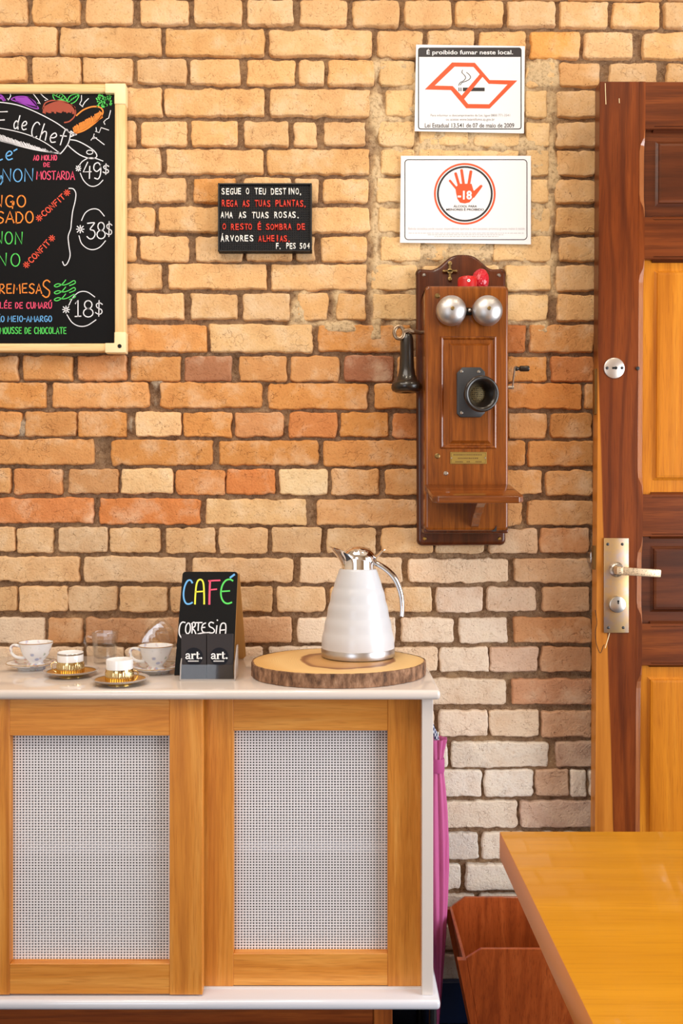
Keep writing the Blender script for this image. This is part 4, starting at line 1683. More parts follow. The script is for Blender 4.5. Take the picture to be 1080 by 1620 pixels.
# mouthpiece
c0 = P(744, 621, BXF - .006)
bm = B()
k = (D + BXF) / F
pts = [P(x, y, BXF - .012) for x, y in [(731, 581), (760, 581), (767, 588), (767, 653), (760, 660), (728, 660), (722.5, 654), (722.5, 590)]]
prism(bm, pts, Vector((0, .012, 0)), .0015, 2)
mp = make('mouthpiece_plate', bm, M['grey_metal'], ph, smooth=True)
for x, y in ((730, 587.5), (757, 588), (730, 653)):
    bm = B()
    lathe(bm, [(.0034, 0), (.002, .0014), (0, .0016)], 14, P(x, y, BXF - .0122), (0, -1, 0))
    make('screw', bm, M['nickel'], mp, smooth=True)
c1_ = P(761.5, 623, -.168)
c0 = Vector((c1_.x - .009, BXF - .010, c1_.z + .004))
ax = (c1_ - c0).normalized()
L = (c1_ - c0).length
R = 29.0 * (D - .168) / F
bm = B()
prof = [(.024, 0), (.0235, .005), (.019, .009), (.018, .014), (.022, L - .032), (.026, L - .026), (.030, L - .018), (.034, L - .008), (R - .002, L - .003), (R, L), (R - .001, L + .003), (R - .004, L + .0045), (R - .009, L + .003), (.0268, L - .002), (.0215, L - .011), (.0178, L - .019), (.0172, L - .023)]
lathe(bm, prof, 48, c0, ax)
mo = make('mouthpiece', bm, M['bakelite'], ph, smooth=True, angle=70)
gm = pm('grille', S(90, 78, 52), .45, .9)
N = NT(gm)
vv = N.n('ShaderNodeTexVoronoi', feature='F1')
vv.inputs['Scale'].default_value = 240
vv.inputs['Randomness'].default_value = .25
N.l(N.coords((1, .0, 1)), vv.inputs['Vector'])
N.l(N.ramp(vv.outputs['Distance'], [(.30, (.01, .008, .006)), (.38, S(96, 84, 58))]), N.b.inputs['Base Color'])
bm = B()
lathe(bm, [(.0175, L - .023), (.011, L - .0215), (0, L - .0210)], 32, c0, ax)
make('grille', bm, gm, mo, smooth=True)
# name plate (the engraving is too worn to read)
bm = B()
a, b = P(712, 734, BXF - .0012), P(769.5, 715, BXF - .0012)
box(bm, (a.x, BXF - .0014, a.z), (b.x, BXF + .0005, b.z), .0004, 1)
npl = make('name_plate', bm, pm('plate_brass', S(186, 158, 86), .38, .9), ph)
bm = B()
pp = WP(BXF - .0014)
for y, x0, x1 in ((719.5, 717, 763), (725, 724, 757), (730.5, 720, 732), (730.5, 738, 743), (730.5, 752, 762)):
    x = x0
    while x < x1 - 1:
        e_ = min(x1, x + random.uniform(1.4, 2.6))
        poly(bm, pp, [(x, y - 1.1), (e_, y - 1.1), (e_, y + 1.1), (x, y + 1.1)], .0002)
        x = e_ + .7
ring(bm, pp, [(713.2, 716.2), (768.2, 716.2), (768.2, 732.9), (713.2, 732.9)], [(713.8, 716.8), (767.6, 716.8), (767.6, 732.3), (713.8, 732.3)], .0002)
make('engraving', bm, pm('engraved', S(120, 92, 44), .6, .5), npl)
bm = B()
for x in (713.9, 767.5):
    cyl(bm, P(x, 724.5, BXF - .0012), .0016, .0012, (0, -1, 0), 10)
make('pins', bm, M['nickel'], npl)
# writing shelf, sloping, with bracket
zb, zf = 1.2265, 1.199
xl, xr = P(673, 765, BXF).x, P(805, 765, BXF).x
bm = B()
yb, yf = BXF + .001, BXF - .165
t = bmesh.new()
pts = [Vector((xl - .002, yb, zb)), Vector((xr + .002, yb, zb)), Vector((xr + .001, yf + .012, zf + .002)), Vector((xr - .009, yf, zf)), Vector((xl + .009, yf, zf)), Vector((xl - .001, yf + .012, zf + .002))]
prism(bm, pts, Vector((0, 0, -.0145)), .003, 3)
make('shelf', bm, M['phone_wood_x'], ph, smooth=True)
bm = B()
xm = P(756, 800, BXF - .05).x
side = [(BXF + .001, zb - .013), (BXF - .105, zf + .0), (BXF - .10, zf - .014), (BXF - .075, zf - .022), (BXF - .06, zf - .034), (BXF - .048, zf - .036), (BXF - .03, zf - .045), (BXF - .012, zf - .058), (BXF + .001, zf - .066)]
prism(bm, [Vector((xm - .009, y, z)) for y, z in side], Vector((.018, 0, 0)), .001, 1)
make('bracket', bm, M['phone_wood'], ph)
bm = B()
c = P(781, 838, BXF)
prism(bm, [c + Vector((-.006, 0, -.004)), c + Vector((.005, 0, -.004)), c + Vector((.0055, 0, .009)), c + Vector((.002, 0, .002))], Vector((0, -.0012, 0)))
make('chip', bm, M['grey_metal'], ph)
# receiver on its hook
RX, RY = .1445, -.074
rz = lambda py: P(540, py, RY).z
bm = B()
c = P(631, 526, RY - .012)
for k in range(2):
    pass
tube(bm, [c + Vector((.0105 * math.cos(t), 0, .0135 * math.sin(t))) for t in [2 * PI * k / 24 for k in range(24)]], .0042, 10, closed=True, flat=(1, .8))
tube(bm, [c + Vector((.010, 0, .002)), c + Vector((.022, .0, .005)), c + Vector((.034, .004, .003)), c + Vector((.048, .01, .001)), c + Vector((.062, .012, .004))], [.0048, .0036, .0042, .0040, .0030], 10, flat=(1.2, .8))
tube(bm, [c + Vector((.010, .001, -.002)), c + Vector((.017, .012, .002)), c + Vector((.020, .024, .003)), c + Vector((.034, .026, .003)), c + Vector((.05, .013, .003))], .003, 10)
hk = make('hook', bm, pm('hook_metal', S(150, 130, 108), .35, 1.0), ph, smooth=True)
bm = B()
prof = [(0, rz(529)), (.010, rz(529)), (.0125, rz(530.5)), (.0135, rz(534)), (.0145, rz(537)), (.0152, rz(560)), (.0165, rz(582)), (.0195, rz(594)), (.025, rz(603)), (.0275, rz(604.5)), (.0325, rz(607)), (.0345, rz(611)), (.0345, rz(614)), (.032, rz(618)), (.026, rz(620.5)), (.012, rz(621)), (.008, rz(619)), (0, rz(619))]
lathe(bm, prof, 40, (RX, RY, 0))
make('receiver', bm, M['bakelite'], ph, smooth=True, angle=40, label='black bell shaped receiver on the hook')
bm = B()
zb_ = rz(620.8)
tube(bm, catmull([(RX, RY, zb_ + .003), (RX + .002, RY + .004, zb_ - .02), (RX + .012, RY + .012, zb_ - .034), (RX + .026, RY + .022, zb_ - .028), (RX + .04, RY + .03, zb_ - .012), (RX + .048, RY + .03, zb_)], 6), .0014, 8)
bm.free()
# crank
cz = P(540, 613, -.06).z
xe = P(804, 640, BXF).x
bm = B()
cyl(bm, (xe - .003, -.06, cz), .004, .024, (1, 0, 0), 12)
prism(bm, [Vector((xe + .0165, -.064, cz - .004)), Vector((xe + .0165, -.056, cz - .004)), Vector((xe + .0225, -.056, cz + .046)), Vector((xe + .0225, -.064, cz + .046))], Vector((.0028, 0, 0)), .0006, 1)
cr = make('crank', bm, M['nickel'], ph, smooth=True)
bm = B()
h0 = Vector((xe + .025, -.06, cz + .042))
lathe(bm, [(0, 0), (.0052, 0), (.0055, .003), (.004, .006), (.004, .009), (.0062, .0105), (.0066, .014), (.0066, .028), (.0058, .0305), (0, .031)], 20, h0, (1, 0, 0))
make('crank_grip', bm, M['bakelite'], cr, smooth=True)

# on top of the telephone: red drum and red ball
TZ = P(540, 452, BXF).z
dc = P(739, 450, -.07)
dc.z = TZ
dr = thing('wooden_drum', 'small red wooden drum with a white flower on top of the telephone', 'wooden toy base', tuple(dc))
bm = B()
lathe(bm, [(0, 0), (.0205, 0), (.0215, .001), (.0215, .021), (.021, .0245), (.0195, .0275), (.016, .029), (0, .029)], 40, dc)
make('body', bm, M['red'], dr, smooth=True)
bm = B()
fl = dc + Vector((0, -.0222, .0165))
for k in range(6):
    a_ = k * PI / 3
    ball(bm, fl + Vector((.0022 * math.cos(a_), 0, .0022 * math.sin(a_))), .0015, (1, .4, 1), 8, 6)
make('flower', bm, M['ink_white'], dr, smooth=True)
bm = B()
ball(bm, fl + Vector((0, -.0004, 0)), .0012, (1, .6, 1), 8, 6)
make('flower_centre', bm, M['bakelite'], dr, smooth=True)
rb = P(759, 430, -.048)
bm = B()
bmesh.ops.create_icosphere(bm, subdivisions=5, radius=1.0)
from mathutils import noise as mn
for v in bm.verts:
    d = v.co.normalized()
    n_ = mn.noise(d * 5.0) * .5 + mn.noise(d * 11) * .35
    r = 1 + .10 * (1 - abs(n_) * 3.2)
    v.co = Vector((d.x * .0185 * r, d.y * .0185 * r, d.z * .0265 * r * (1 - .12 * max(0, -d.z))))
bmesh.ops.rotate(bm, verts=bm.verts, cent=(0, 0, 0), matrix=Matrix.Rotation(math.radians(10), 3, 'Y'))
mz = min(v.co.z for v in bm.verts)
pos = Vector((rb.x, -.0465, TZ - mz))
bmesh.ops.translate(bm, verts=bm.verts, vec=pos)
o = make('red_ball', bm, pm('red_crinkled', S(196, 14, 40), .28, coat=.4), loc=tuple(pos + Vector((0, 0, mz))), smooth=True, angle=180)
tag(o, 'shiny crinkled red ball leaning behind the red drum on the telephone', 'ball')

# ================================================================== door leaf against the wall
DY = -.10
DT = .036
pd = lambda x, y, Y=DY: P(x, y, Y)
M['door_stile'] = wood('door_stile_wood', S(142, 70, 24), S(116, 52, 14), S(72, 26, 5), 'z', 17, .32, .25, rings=.5, fine=200)
M['door_brown_x'] = wood('door_rail_wood', S(138, 70, 28), S(110, 52, 20), S(68, 28, 10), 'x', 17, .3, .25, rings=.35, fine=200)
M['door_dark'] = wood('door_panel_dark', S(112, 56, 24), S(88, 40, 14), S(54, 22, 6), 'x', 15, .36, .12, rings=.3, fine=200)
M['door_yellow'] = wood('door_panel_yellow', S(220, 146, 44), S(200, 122, 28), S(154, 82, 14), 'z', 14, .3, .25, rings=.2, fine=200)
M['door_sap'] = wood('door_sapwood', S(224, 152, 64), S(200, 122, 44), S(150, 80, 24), 'z', 15, .3, .45, rings=.15, fine=200)
M['varnished_edge'] = wood('varnished_edge', S(176, 110, 66), S(150, 86, 46), S(110, 56, 24), 'z', 17, .14, 1.0, rings=.2)
door = thing('door_1', 'open panelled wooden door with worn metal lever handle', 'door', (.72, DY, 0.0), kind='structure')
ztop = P(540, 129, DY).z
x_l = P(944.5, 700, DY).x
x_s = P(1017, 700, DY).x
x_r = x_l + .82


def zd(py):
    return P(540, py, DY).z


def stile_mat():
    """brown stile whose free edge keeps a strip of pale sapwood low down"""
    m = wood('door_lock_stile', S(142, 70, 24), S(116, 52, 14), S(72, 26, 5), 'z', 17, .32, .25, rings=.5, fine=200)
    N = NT(m)
    src = N.b.inputs['Base Color'].links[0].from_socket
    tc = N.n('ShaderNodeTexCoord')
    sp = N.n('ShaderNodeSeparateXYZ')
    N.l(tc.outputs['Object'], sp.inputs[0])
    nz = N.noise(N.coords((1, 1, .15)), 12, 3)

    def math_(op, a_, b_):
        k = N.n('ShaderNodeMath', operation=op)
        for s_, v_ in zip(k.inputs, (a_, b_)):
            if hasattr(v_, 'is_output'):
                N.l(v_, s_)
            else:
                s_.default_value = v_
        return k.outputs[0]
    # width of sapwood grows towards the floor
    lo = x_l - .72
    wdt = math_('MULTIPLY_ADD', sp.outputs['Z'], -.033)
    wdt.node.inputs[2].default_value = .052
    wdt = math_('ADD', wdt, math_('MULTIPLY', math_('SUBTRACT', nz, .5), .012))
    xx_ = math_('SUBTRACT', sp.outputs['X'], lo)
    f = math_('MULTIPLY', math_('SUBTRACT', wdt, xx_), 350.0)
    k = N.n('ShaderNodeClamp')
    N.l(f, k.inputs[0])
    sapn = N.noise(N.coords(AX['z']), 30, 4)
    sap = N.ramp(sapn, [(.3, S(160, 92, 28)), (.5, S(190, 118, 42)), (.7, S(206, 140, 58))])
    N.l(N.mix(k.outputs[0], src, sap), N.b.inputs['Base Color'])
    return m


SKEW = math.tan(math.radians(.36))


def sk(bm):
    for v in bm.verts:
        v.co.x += (v.co.z - 1.27) * SKEW
    return bm


xi0, xi1 = x_s, x_r - (x_s - x_l)
rails = [(129, 204), (343, 410), (782, 849), (987, 1053)]
zr = [(zd(b_), zd(a_)) for a_, b_ in rails]
zr.append((.008, .20))
WCH = .0125
for x0, x1, mt, left in ((x_l, x_s, stile_mat(), True), (x_r - (x_s - x_l), x_r, M['door_stile'], False)):
    bm = B()
    xe0, xe1 = (x1 - WCH, x1) if left else (x0, x0 + WCH)
    box(bm, (x0 if left else xe1, DY, .008), (xe0 if left else x1, DY + DT, ztop), .0006, 1)
    for z0, z1 in zr:
        box(bm, (xe0, DY, z0), (xe1, DY + DT, z1))
    for i in range(4):
        box(bm, (xe0, DY + .0085, zr[i + 1][1]), (xe1, DY + DT, zr[i][0]))
    make('stile', sk(bm), mt, door)
for z0, z1 in zr:
    bm = B()
    box(bm, (xi0 - .001, DY + .0006, z0), (xi1 + .001, DY + DT - .001, z1), .0012, 1)
    make('rail', sk(bm), M['door_brown_x'], door)
fields = [(225, 320, 1040), (430, 756, 1039), (868, 965, 1036), (1076, None, 1032)]
for i in range(4):
    z1 = zr[i][0]
    z0 = zr[i + 1][1]
    fy0, fy1, fx = fields[i]
    mt = M['door_yellow'] if i in (1, 3) else M['door_dark']
    fz1 = zd(fy0)
    fz0 = zd(fy1) if fy1 else z0 + (z1 - fz1)
    fx0 = P(fx, 700, DY).x
    fx1 = xi1 - (fx0 - xi0)
    bm = B()
    box(bm, (xi0 - .004, DY + .012, z0 - .004), (xi1 + .004, DY + .024, z1 + .004))
    q = [(fx0, fz0), (fx1, fz0), (fx1, fz1), (fx0, fz1)]
    prev = None
    for d, yy in ((-.006, .0125), (0, .0085), (.001, .0055), (.006, .0045)):
        cur = [bm.verts.new((x + sx * d, DY + yy, z + sz * d)) for (x, z), (sx, sz) in zip(q, sg)]
        if prev:
            for k in range(4):
                bm.faces.new((prev[k], prev[(k + 1) % 4], cur[(k + 1) % 4], cur[k]))
        prev = cur
    bm.faces.new(prev)
    make('panel', sk(bm), mt, door)
    # stopped moulding on the stile edges and the rails
    bm = B()
    for xs, sgn in ((xi0, -1), (xi1, 1)):
        n = 8
        wmax = .0125
        zz = [z0, z0 + .02, z0 + .035] + [z0 + .05 + (z1 - z0 - .1) * k / 4 for k in range(5)] + [z1 - .035, z1 - .02, z1]
        ww = [.0004, .003, .010] + [wmax - .0003] * 5 + [.010, .003, .0004]
        prev = None
        for z, w_ in zip(zz, ww):
            cur = []
            cur = [bm.verts.new((xs + sgn * wmax, DY + .010, z)), bm.verts.new((xs + sgn * wmax, DY, z)), bm.verts.new((xs + sgn * w_, DY, z)), bm.verts.new((xs, DY + .0072 * w_ / wmax, z)), bm.verts.new((xs, DY + .0135, z))]
            if prev:
                for k in range(len(cur) - 1):
                    bm.faces.new((prev[k], prev[k + 1], cur[k + 1], cur[k])).material_index = 0 if k == 2 else 1
            prev = cur
    make('edge_moulding', sk(bm), [M['varnished_edge'], M['door_stile']], door)
    bm = B()
    for zz, sgn in ((z1, 1), (z0, -1)):
        prism(bm, [Vector((xi0 + .02, DY - .001, zz + sgn * .006)), Vector((xi0 + .02, DY + .013, zz - sgn * .006)), Vector((xi0 + .02, DY + .013, zz + sgn * .004))], Vector((xi1 - xi0 - .04, 0, 0)))
    make('rail_moulding', sk(bm), M['door_dark'], door)
# lock hardware
hp = pm('worn_brass_plate', S(190, 160, 112), .4, .85)
N = NT(hp)
nn = N.noise(N.coords((1, 1, 1)), 22, 4, .6)
N.l(N.ramp(nn, [(.36, S(176, 156, 146)), (.5, S(192, 160, 122)), (.65, S(204, 166, 108))]), N.b.inputs['Base Color'])
bm = B()
a, b = P(954, 1001, DY), P(993.5, 851, DY)
box(bm, (a.x, DY - .0045, a.z), (b.x, DY + .0005, b.z), .0016, 2)
hpl = make('handle_plate', bm, hp, door, smooth=True)
for x, y in ((961, 861), (984, 861), (962, 993), (985.5, 993)):
    bm = B()
    lathe(bm, [(.0034, 0), (.002, .0008), (0, .001)], 12, P(x, y, DY - .0045), (0, -1, 0))
    make('screw', bm, M['grey_metal'], hpl, smooth=True)
c = P(975, 901, DY - .0045)
bm = B()
lathe(bm, [(.0165, 0), (.0155, .003), (.0115, .006), (.0105, .012), (.0105, .02), (.0, .02)], 32, c, (0, -1, 0))
make('rosette', bm, M['nickel'], hpl, smooth=True)
lm = pm('worn_lever', S(200, 180, 140), .42, .75)
N = NT(lm)
nn = N.noise(N.coords(), 330, 4, .7)
N.l(N.ramp(nn, [(.34, S(96, 92, 96)), (.42, S(190, 168, 138)), (.5, S(226, 202, 168))]), N.b.inputs['Base Color'])
bm = B()
c2_ = P(976, 902, DY - .024)
e2 = P(1044, 906.5, DY - .05)
box(bm, c2_ + Vector((-.008, -.024, -.0085)), c2_ + Vector((.008, .002, .0085)), .003, 2)
Lv = (P(1043, 906.5, DY - .045) - c2_).length
rot = Matrix.Rotation(math.radians(3.6), 4, 'Y')
mid = c2_ + Vector((Lv / 2, -.018, -.003))
box(bm, mid - Vector((Lv / 2, .006, .0085)), mid + Vector((Lv / 2, .006, .0085)), .0025, 2, rot=rot)
make('lever', bm, lm, hpl, smooth=True, label='worn metal lever')
c = P(975, 956, DY - .0045)
bm = B()
cyl(bm, c, .0178, .009, (0, -1, 0), 32, .0015)
lc = make('lock_cylinder', bm, M['nickel'], hpl, smooth=True)
bm = B()
kc = c + Vector((.001, -.0092, .0075))
cyl(bm, kc, .0022, .0006, (0, -1, 0), 12)
box(bm, kc + Vector((-.0012, -.0006, -.006)), kc + Vector((.0012, 0, 0)))
bmk = make('keyhole', bm, M['dark_hole'], lc)
c = P(971, 582.5, DY)
bm = B()
lathe(bm, [(.0228, 0), (.0225, .002), (.021, .003), (0, .0032)], 40, c, (0, -1, 0))
ro = make('keyhole_rosette', bm, pm('pale_steel', S(206, 196, 188), .35, .8), door, smooth=True)
bm = B()
box(bm, c + Vector((-.005, -.0042, -.0022)), c + Vector((.004, -.003, .0022)), .0004, 1)
cyl(bm, c + Vector((.003, -.003, 0)), .0032, .0011, (0, -1, 0), 12)
make('keyhole', bm, M['dark_hole'], ro)
for dx in (-.016, .0165):
    bm = B()
    lathe(bm, [(.0036, 0), (.002, .0012), (0, .0014)], 12, c + Vector((dx, -.003, 0)), (0, -1, 0))
    make('screw', bm, M['grey_metal'], ro, smooth=True)
bm = B()
cyl(bm, P(1008, 583, DY - .0005), .0042, .004, (0, -1, 0), 14, .001)
make('pin', bm, M['grey_metal'], door, smooth=True)
for y, h_ in ((620, .05), (882, .026)):
    bm = B()
    cc = P(938, y, DY + .018)
    box(bm, (x_l - .004 + (cc.z - 1.27) * SKEW, DY + .008, cc.z - h_), (x_l + .002 + (cc.z - 1.27) * SKEW, DY + .027, cc.z + h_), .001, 1)
    make('latch_plate', bm, M['old_brass'], door)
# splinter cracks by the lock
bm = B()
pdn = WP(DY)
stroke(bm, pdn, [(941, 965), (944, 985), (941, 1000), (943, 1018), (949, 1033), (954, 1022), (956, 1020)], .8, .0004)
make('crack', bm, M['dark_hole'], door)
bm = B()
stroke(bm, pdn, [(964, 1001), (961, 1012), (957, 1025)], 1.0, .0004)
stroke(bm, pdn, [(957, 107 + 25), (957.5, 150), (958, 165)], .9, .0004)
stroke(bm, pdn, [(979, 156), (979.3, 163)], .9, .0004)
make('scratch', bm, M['cream_plastic'], door)
# hinges out of frame on the far edge
for z in (.3, 1.1, 1.9):
    bm = B()
    cyl(bm, (x_r + .006, DY + DT, z - .05), .006, .1)
    box(bm, (x_r - .002, DY + DT - .004, z - .05), (x_r + .006, DY + DT, z + .05))
    make('hinge', sk(bm), M['old_brass'], door, smooth=True)

# grey metal catch on the bricks
cc = P(932, 881, 0)
bm = B()
box(bm, (cc.x - .006, -.030, cc.z - .012), (cc.x + .006, .004, cc.z + .012), .002, 2)
cyl(bm, (cc.x - .0005, -.03, cc.z), .005, .006, (0, -1, 0), 14, .001)
o = make('wall_catch', bm, M['nickel'], loc=tuple(cc), smooth=True)
tag(o, 'small grey metal catch fixed to the bricks beside the door edge', 'catch')

# ================================================================== things on the sideboard


def thin_glass(name, tint=(1, 1, 1), gloss=.12, edge=.35):
    """thin clear sheet: mostly see-through with a fresnel reflection"""
    m = bpy.data.materials.new(name)
    m.use_nodes = True
    t = m.node_tree
    t.nodes.clear()
    o = t.nodes.new('ShaderNodeOutputMaterial')
    tr = t.nodes.new('ShaderNodeBsdfTransparent')
    tr.inputs[0].default_value = (*tint, 1)
    g = t.nodes.new('ShaderNodeBsdfGlossy')
    g.inputs['Roughness'].default_value = .03
    fr = t.nodes.new('ShaderNodeLayerWeight')
    fr.inputs[0].default_value = .5
    pw = t.nodes.new('ShaderNodeMath')
    pw.operation = 'POWER'
    pw.inputs[1].default_value = 2.5
    ad = t.nodes.new('ShaderNodeMath')
    ad.operation = 'MULTIPLY_ADD'
    ad.inputs[1].default_value = edge
    ad.inputs[2].default_value = gloss
    mx = t.nodes.new('ShaderNodeMixShader')
    t.links.new(fr.outputs['Facing'], pw.inputs[0])
    t.links.new(pw.outputs[0], ad.inputs[0])
    t.links.new(ad.outputs[0], mx.inputs[0])
    t.links.new(tr.outputs[0], mx.inputs[1])
    t.links.new(g.outputs[0], mx.inputs[2])
    t.links.new(mx.outputs[0], o.inputs[0])
    return m


M['clear_sheet'] = thin_glass('clear_sheet', (.96, .95, .94), .03)
M['clear_edge'] = pm('clear_edge', S(232, 222, 216), .15, trans=.5, ior=1.3)
M['mug_glass'] = thin_glass('mug_glass', (.965, .965, .96), .07, .6)

# ---- floral cups and saucers
fl = pm('floral_porcelain', S(238, 238, 240), .1, coat=.4)
N = NT(fl)
vv = N.n('ShaderNodeTexVoronoi', feature='F1')
vv.inputs['Scale'].default_value = 85
v = N.coords()
N.l(v, vv.inputs['Vector'])
msk = N.noise(v, 32, 2)
spots = N.mix(1.0, N.ramp(vv.outputs['Distance'], [(.28, (1, 1, 1)), (.46, (0, 0, 0))]), N.ramp(msk, [(.46, (0, 0, 0)), (.52, (1, 1, 1))]), 'MULTIPLY')
hue = N.ramp(N.noise(v, 60, 1), [(.42, S(150, 172, 150)), (.5, S(222, 150, 140)), (.6, S(160, 170, 205))])
N.l(N.mix(N.mix(.85, (0, 0, 0), spots), S(238, 238, 240), hue), N.b.inputs['Base Color'])
M['gilt'] = pm('gilt_edge', S(196, 158, 84), .3, .8)
M['gold_plate'] = pm('amber_gold', S(232, 186, 96), .26, .9)
M['silver_gilt'] = pm('pale_gold', S(228, 204, 150), .14, 1.0)


def floral_saucer(c, label):
    t = thing('saucer', label, 'saucer', tuple(c), 'floral saucers on the sideboard')
    bm = B()
    lathe(bm, [(0, .002), (.024, .002), (.0255, 0), (.028, 0), (.0285, .004), (.040, .0075), (.0505, .0125), (.0512, .0138), (.050, .0140), (.038, .0098), (.027, .0065), (.018, .0055), (0, .0055)], 56, c)
    make('dish', bm, fl, t, smooth=True, angle=60)
    bm = B()
    lathe(bm, [(.0514, .0132), (.0517, .0138), (.0514, .0145), (.0505, .0143)], 56, c)
    make('rim', bm, M['gilt'], t, smooth=True)
    return t


def floral_cup(c, label, hang=PI):
    t = thing('teacup', label, 'cup', tuple(c), 'floral teacups on the sideboard')
    bm = B()
    out = [(0, .002), (.015, .002), (.0175, 0), (.019, .0006), (.0182, .004), (.0148, .0085), (.0155, .0115), (.021, .017), (.0268, .025), (.0305, .035), (.0330, .044), (.0362, .0505)]
    inn = [(.0350, .0505), (.0316, .043), (.029, .035), (.0252, .0255), (.0195, .018), (.012, .0145), (0, .014)]
    lathe(bm, out + inn, 56, c, rfun=lambda a, r, h: r * (1 + .012 * math.cos(8 * a) * (1 if h > .045 else 0)))
    make('bowl', bm, fl, t, smooth=True, angle=60)
    bm = B()
    lathe(bm, [(.0364, .0498), (.0367, .0506), (.0356, .0511), (.0349, .0504)], 56, c)
    make('rim', bm, M['gilt'], t, smooth=True)
    d = Vector((math.cos(hang), math.sin(hang), 0))
    bm = B()
    pts = [c + d * a + Vector((0, 0, h)) for a, h in ((.031, .040), (.038, .043), (.047, .0435), (.052, .040), (.0525, .033), (.050, .026), (.043, .020), (.034, .0175), (.023, .0175))]
    tube(bm, catmull(pts, 5), .0024, 12, flat=(1.3, .9))
    make('handle', bm, fl, t, smooth=True)
    return t


sc = Vector((P(50, 800, 1.93 - D).x, 1.93 - D, CT))
floral_saucer(sc, 'white floral saucer at the left end of the sideboard')
floral_cup(sc + Vector((.009, 0, .0055)), 'white floral teacup at the left end of the sideboard')
sc = Vector((P(246.5, 800, 1.885 - D).x, 1.885 - D, CT))
floral_saucer(sc, 'white floral saucer beside the black card holder')
floral_cup(sc + Vector((.0, 0, .0055)), 'white floral teacup beside the black card holder')

# ---- gold banded espresso cups


def gold_saucer(c, label):
    t = thing('saucer', label, 'saucer', tuple(c), 'gold saucers on the sideboard')
    bm = B()
    lathe(bm, [(0, .0015), (.022, .0015), (.023, 0), (.0245, 0), (.025, .003), (.04, .0055), (.048, .0085), (.0485, .0095), (.047, .0095), (.038, .0072), (.024, .0048), (0, .0045)], 56, c)
    make('dish', bm, M['gold_plate'], t, smooth=True, angle=60)
    bm = B()
    lathe(bm, [(.0482, .0082), (.054, .0112), (.0548, .0124), (.0538, .0128), (.0478, .0100)], 56, c)
    make('rim', bm, M['clear_edge'], t, smooth=True, label='clear glass rim')
    return t


def espresso(c, hang, band, label):
    t = thing('espresso_cup', label, 'cup', tuple(c), 'gold and white espresso cups on the sideboard')
    bm = B()
    lathe(bm, [(0, .003), (.0245, .003), (.0255, .012), (.0255, .0425), (.0251, .0432), (.0244, .0425), (.0238, .015), (.021, .0075), (0, .007)], 48, c)
    make('bowl', bm, M['porcelain'], t, smooth=True, angle=50)
    bm = B()
    lathe(bm, [(.0235, 0), (.0262, .0004), (.0264, .0018), (.0268, .003), (.0268, .0185), (.0264, .0205), (.0266, .025), (.0257, .025)], 160, c,
          rfun=lambda a, r, h: r * (1 + (.022 * math.cos(34 * a) if .0025 < h < .019 else 0)))
    make('fluted_holder', bm, M['silver_gilt'], t, smooth=True, angle=80, label='fluted golden metal holder')
    if band:
        bm = B()
        lathe(bm, [(.02555, .0385), (.0258, .0389), (.0258, .0417), (.02555, .042)], 48, c)
        make('rim_band', bm, pm('silver_band', (.5, .48, .46), .2, 1.0), t, smooth=True, label='silver band under the rim')
    d = Vector((math.cos(hang), math.sin(hang), 0))
    bm = B()
    pts = [c + d * a + Vector((0, 0, h)) for a, h in ((.026, .0205), (.031, .0225), (.037, .021), (.039, .016), (.037, .010), (.033, .005), (.0275, .0018))]
    tube(bm, catmull(pts, 5), .0011, 10)
    make('handle', bm, M['silver_gilt'], t, smooth=True)
    return t


sc = Vector((P(113, 800, 1.85 - D).x, 1.85 - D, CT))
gold_saucer(sc, 'round gold saucer under the espresso cup with silver banded rim')
espresso(sc + Vector((-.002, 0, .0046)), PI, True, 'gold and white espresso cup with a silver band below its rim')
sc = Vector((P(190, 800, 1.765 - D).x, 1.765 - D, CT))
gold_saucer(sc, 'round gold saucer nearest the counter edge')
espresso(sc + Vector((-.001, 0, .0046)), -.25, False, 'gold and white espresso cup with plain white rim near the counter edge')

# ---- glass mug of water
gc = Vector((P(166, 800, 2.0 - D).x, 2.0 - D, CT))
mug = thing('glass_mug', 'clear faceted glass mug half full of water', 'mug', tuple(gc))
bm = B()
fac = lambda a, r, h: r / max(.01, math.cos(((a + PI / 8) % (PI / 4)) - PI / 8)) * .965
lathe(bm, [(0, .001), (.020, .001), (.0215, 0), (.0225, .0015), (.0235, .012), (.0275, .0665), (.0272, .0685), (.0258, .0685), (.0252, .0665), (.0218, .014), (.018, .011), (0, .011)], 64, gc, rfun=fac)
make('body', bm, M['mug_glass'], mug, smooth=True, angle=25)
bm = B()
lathe(bm, [(0, .0112), (.0178, .0112), (.0215, .0142), (.0238, .047), (0, .047)], 64, gc, rfun=fac)
make('water', bm, thin_glass('water_clear', (.97, .965, .95), .04, .5), mug, smooth=True, angle=25)
bm = B()
pts = [gc + Vector((-a, -.004, h)) for a, h in ((.0265, .055), (.034, .0585), (.041, .056), (.0435, .049), (.041, .041), (.035, .031), (.0285, .022), (.0232, .0175))]
tube(bm, catmull(pts, 5), .0026, 12, flat=(1.2, .9))
make('handle', bm, M['mug_glass'], mug, smooth=True)

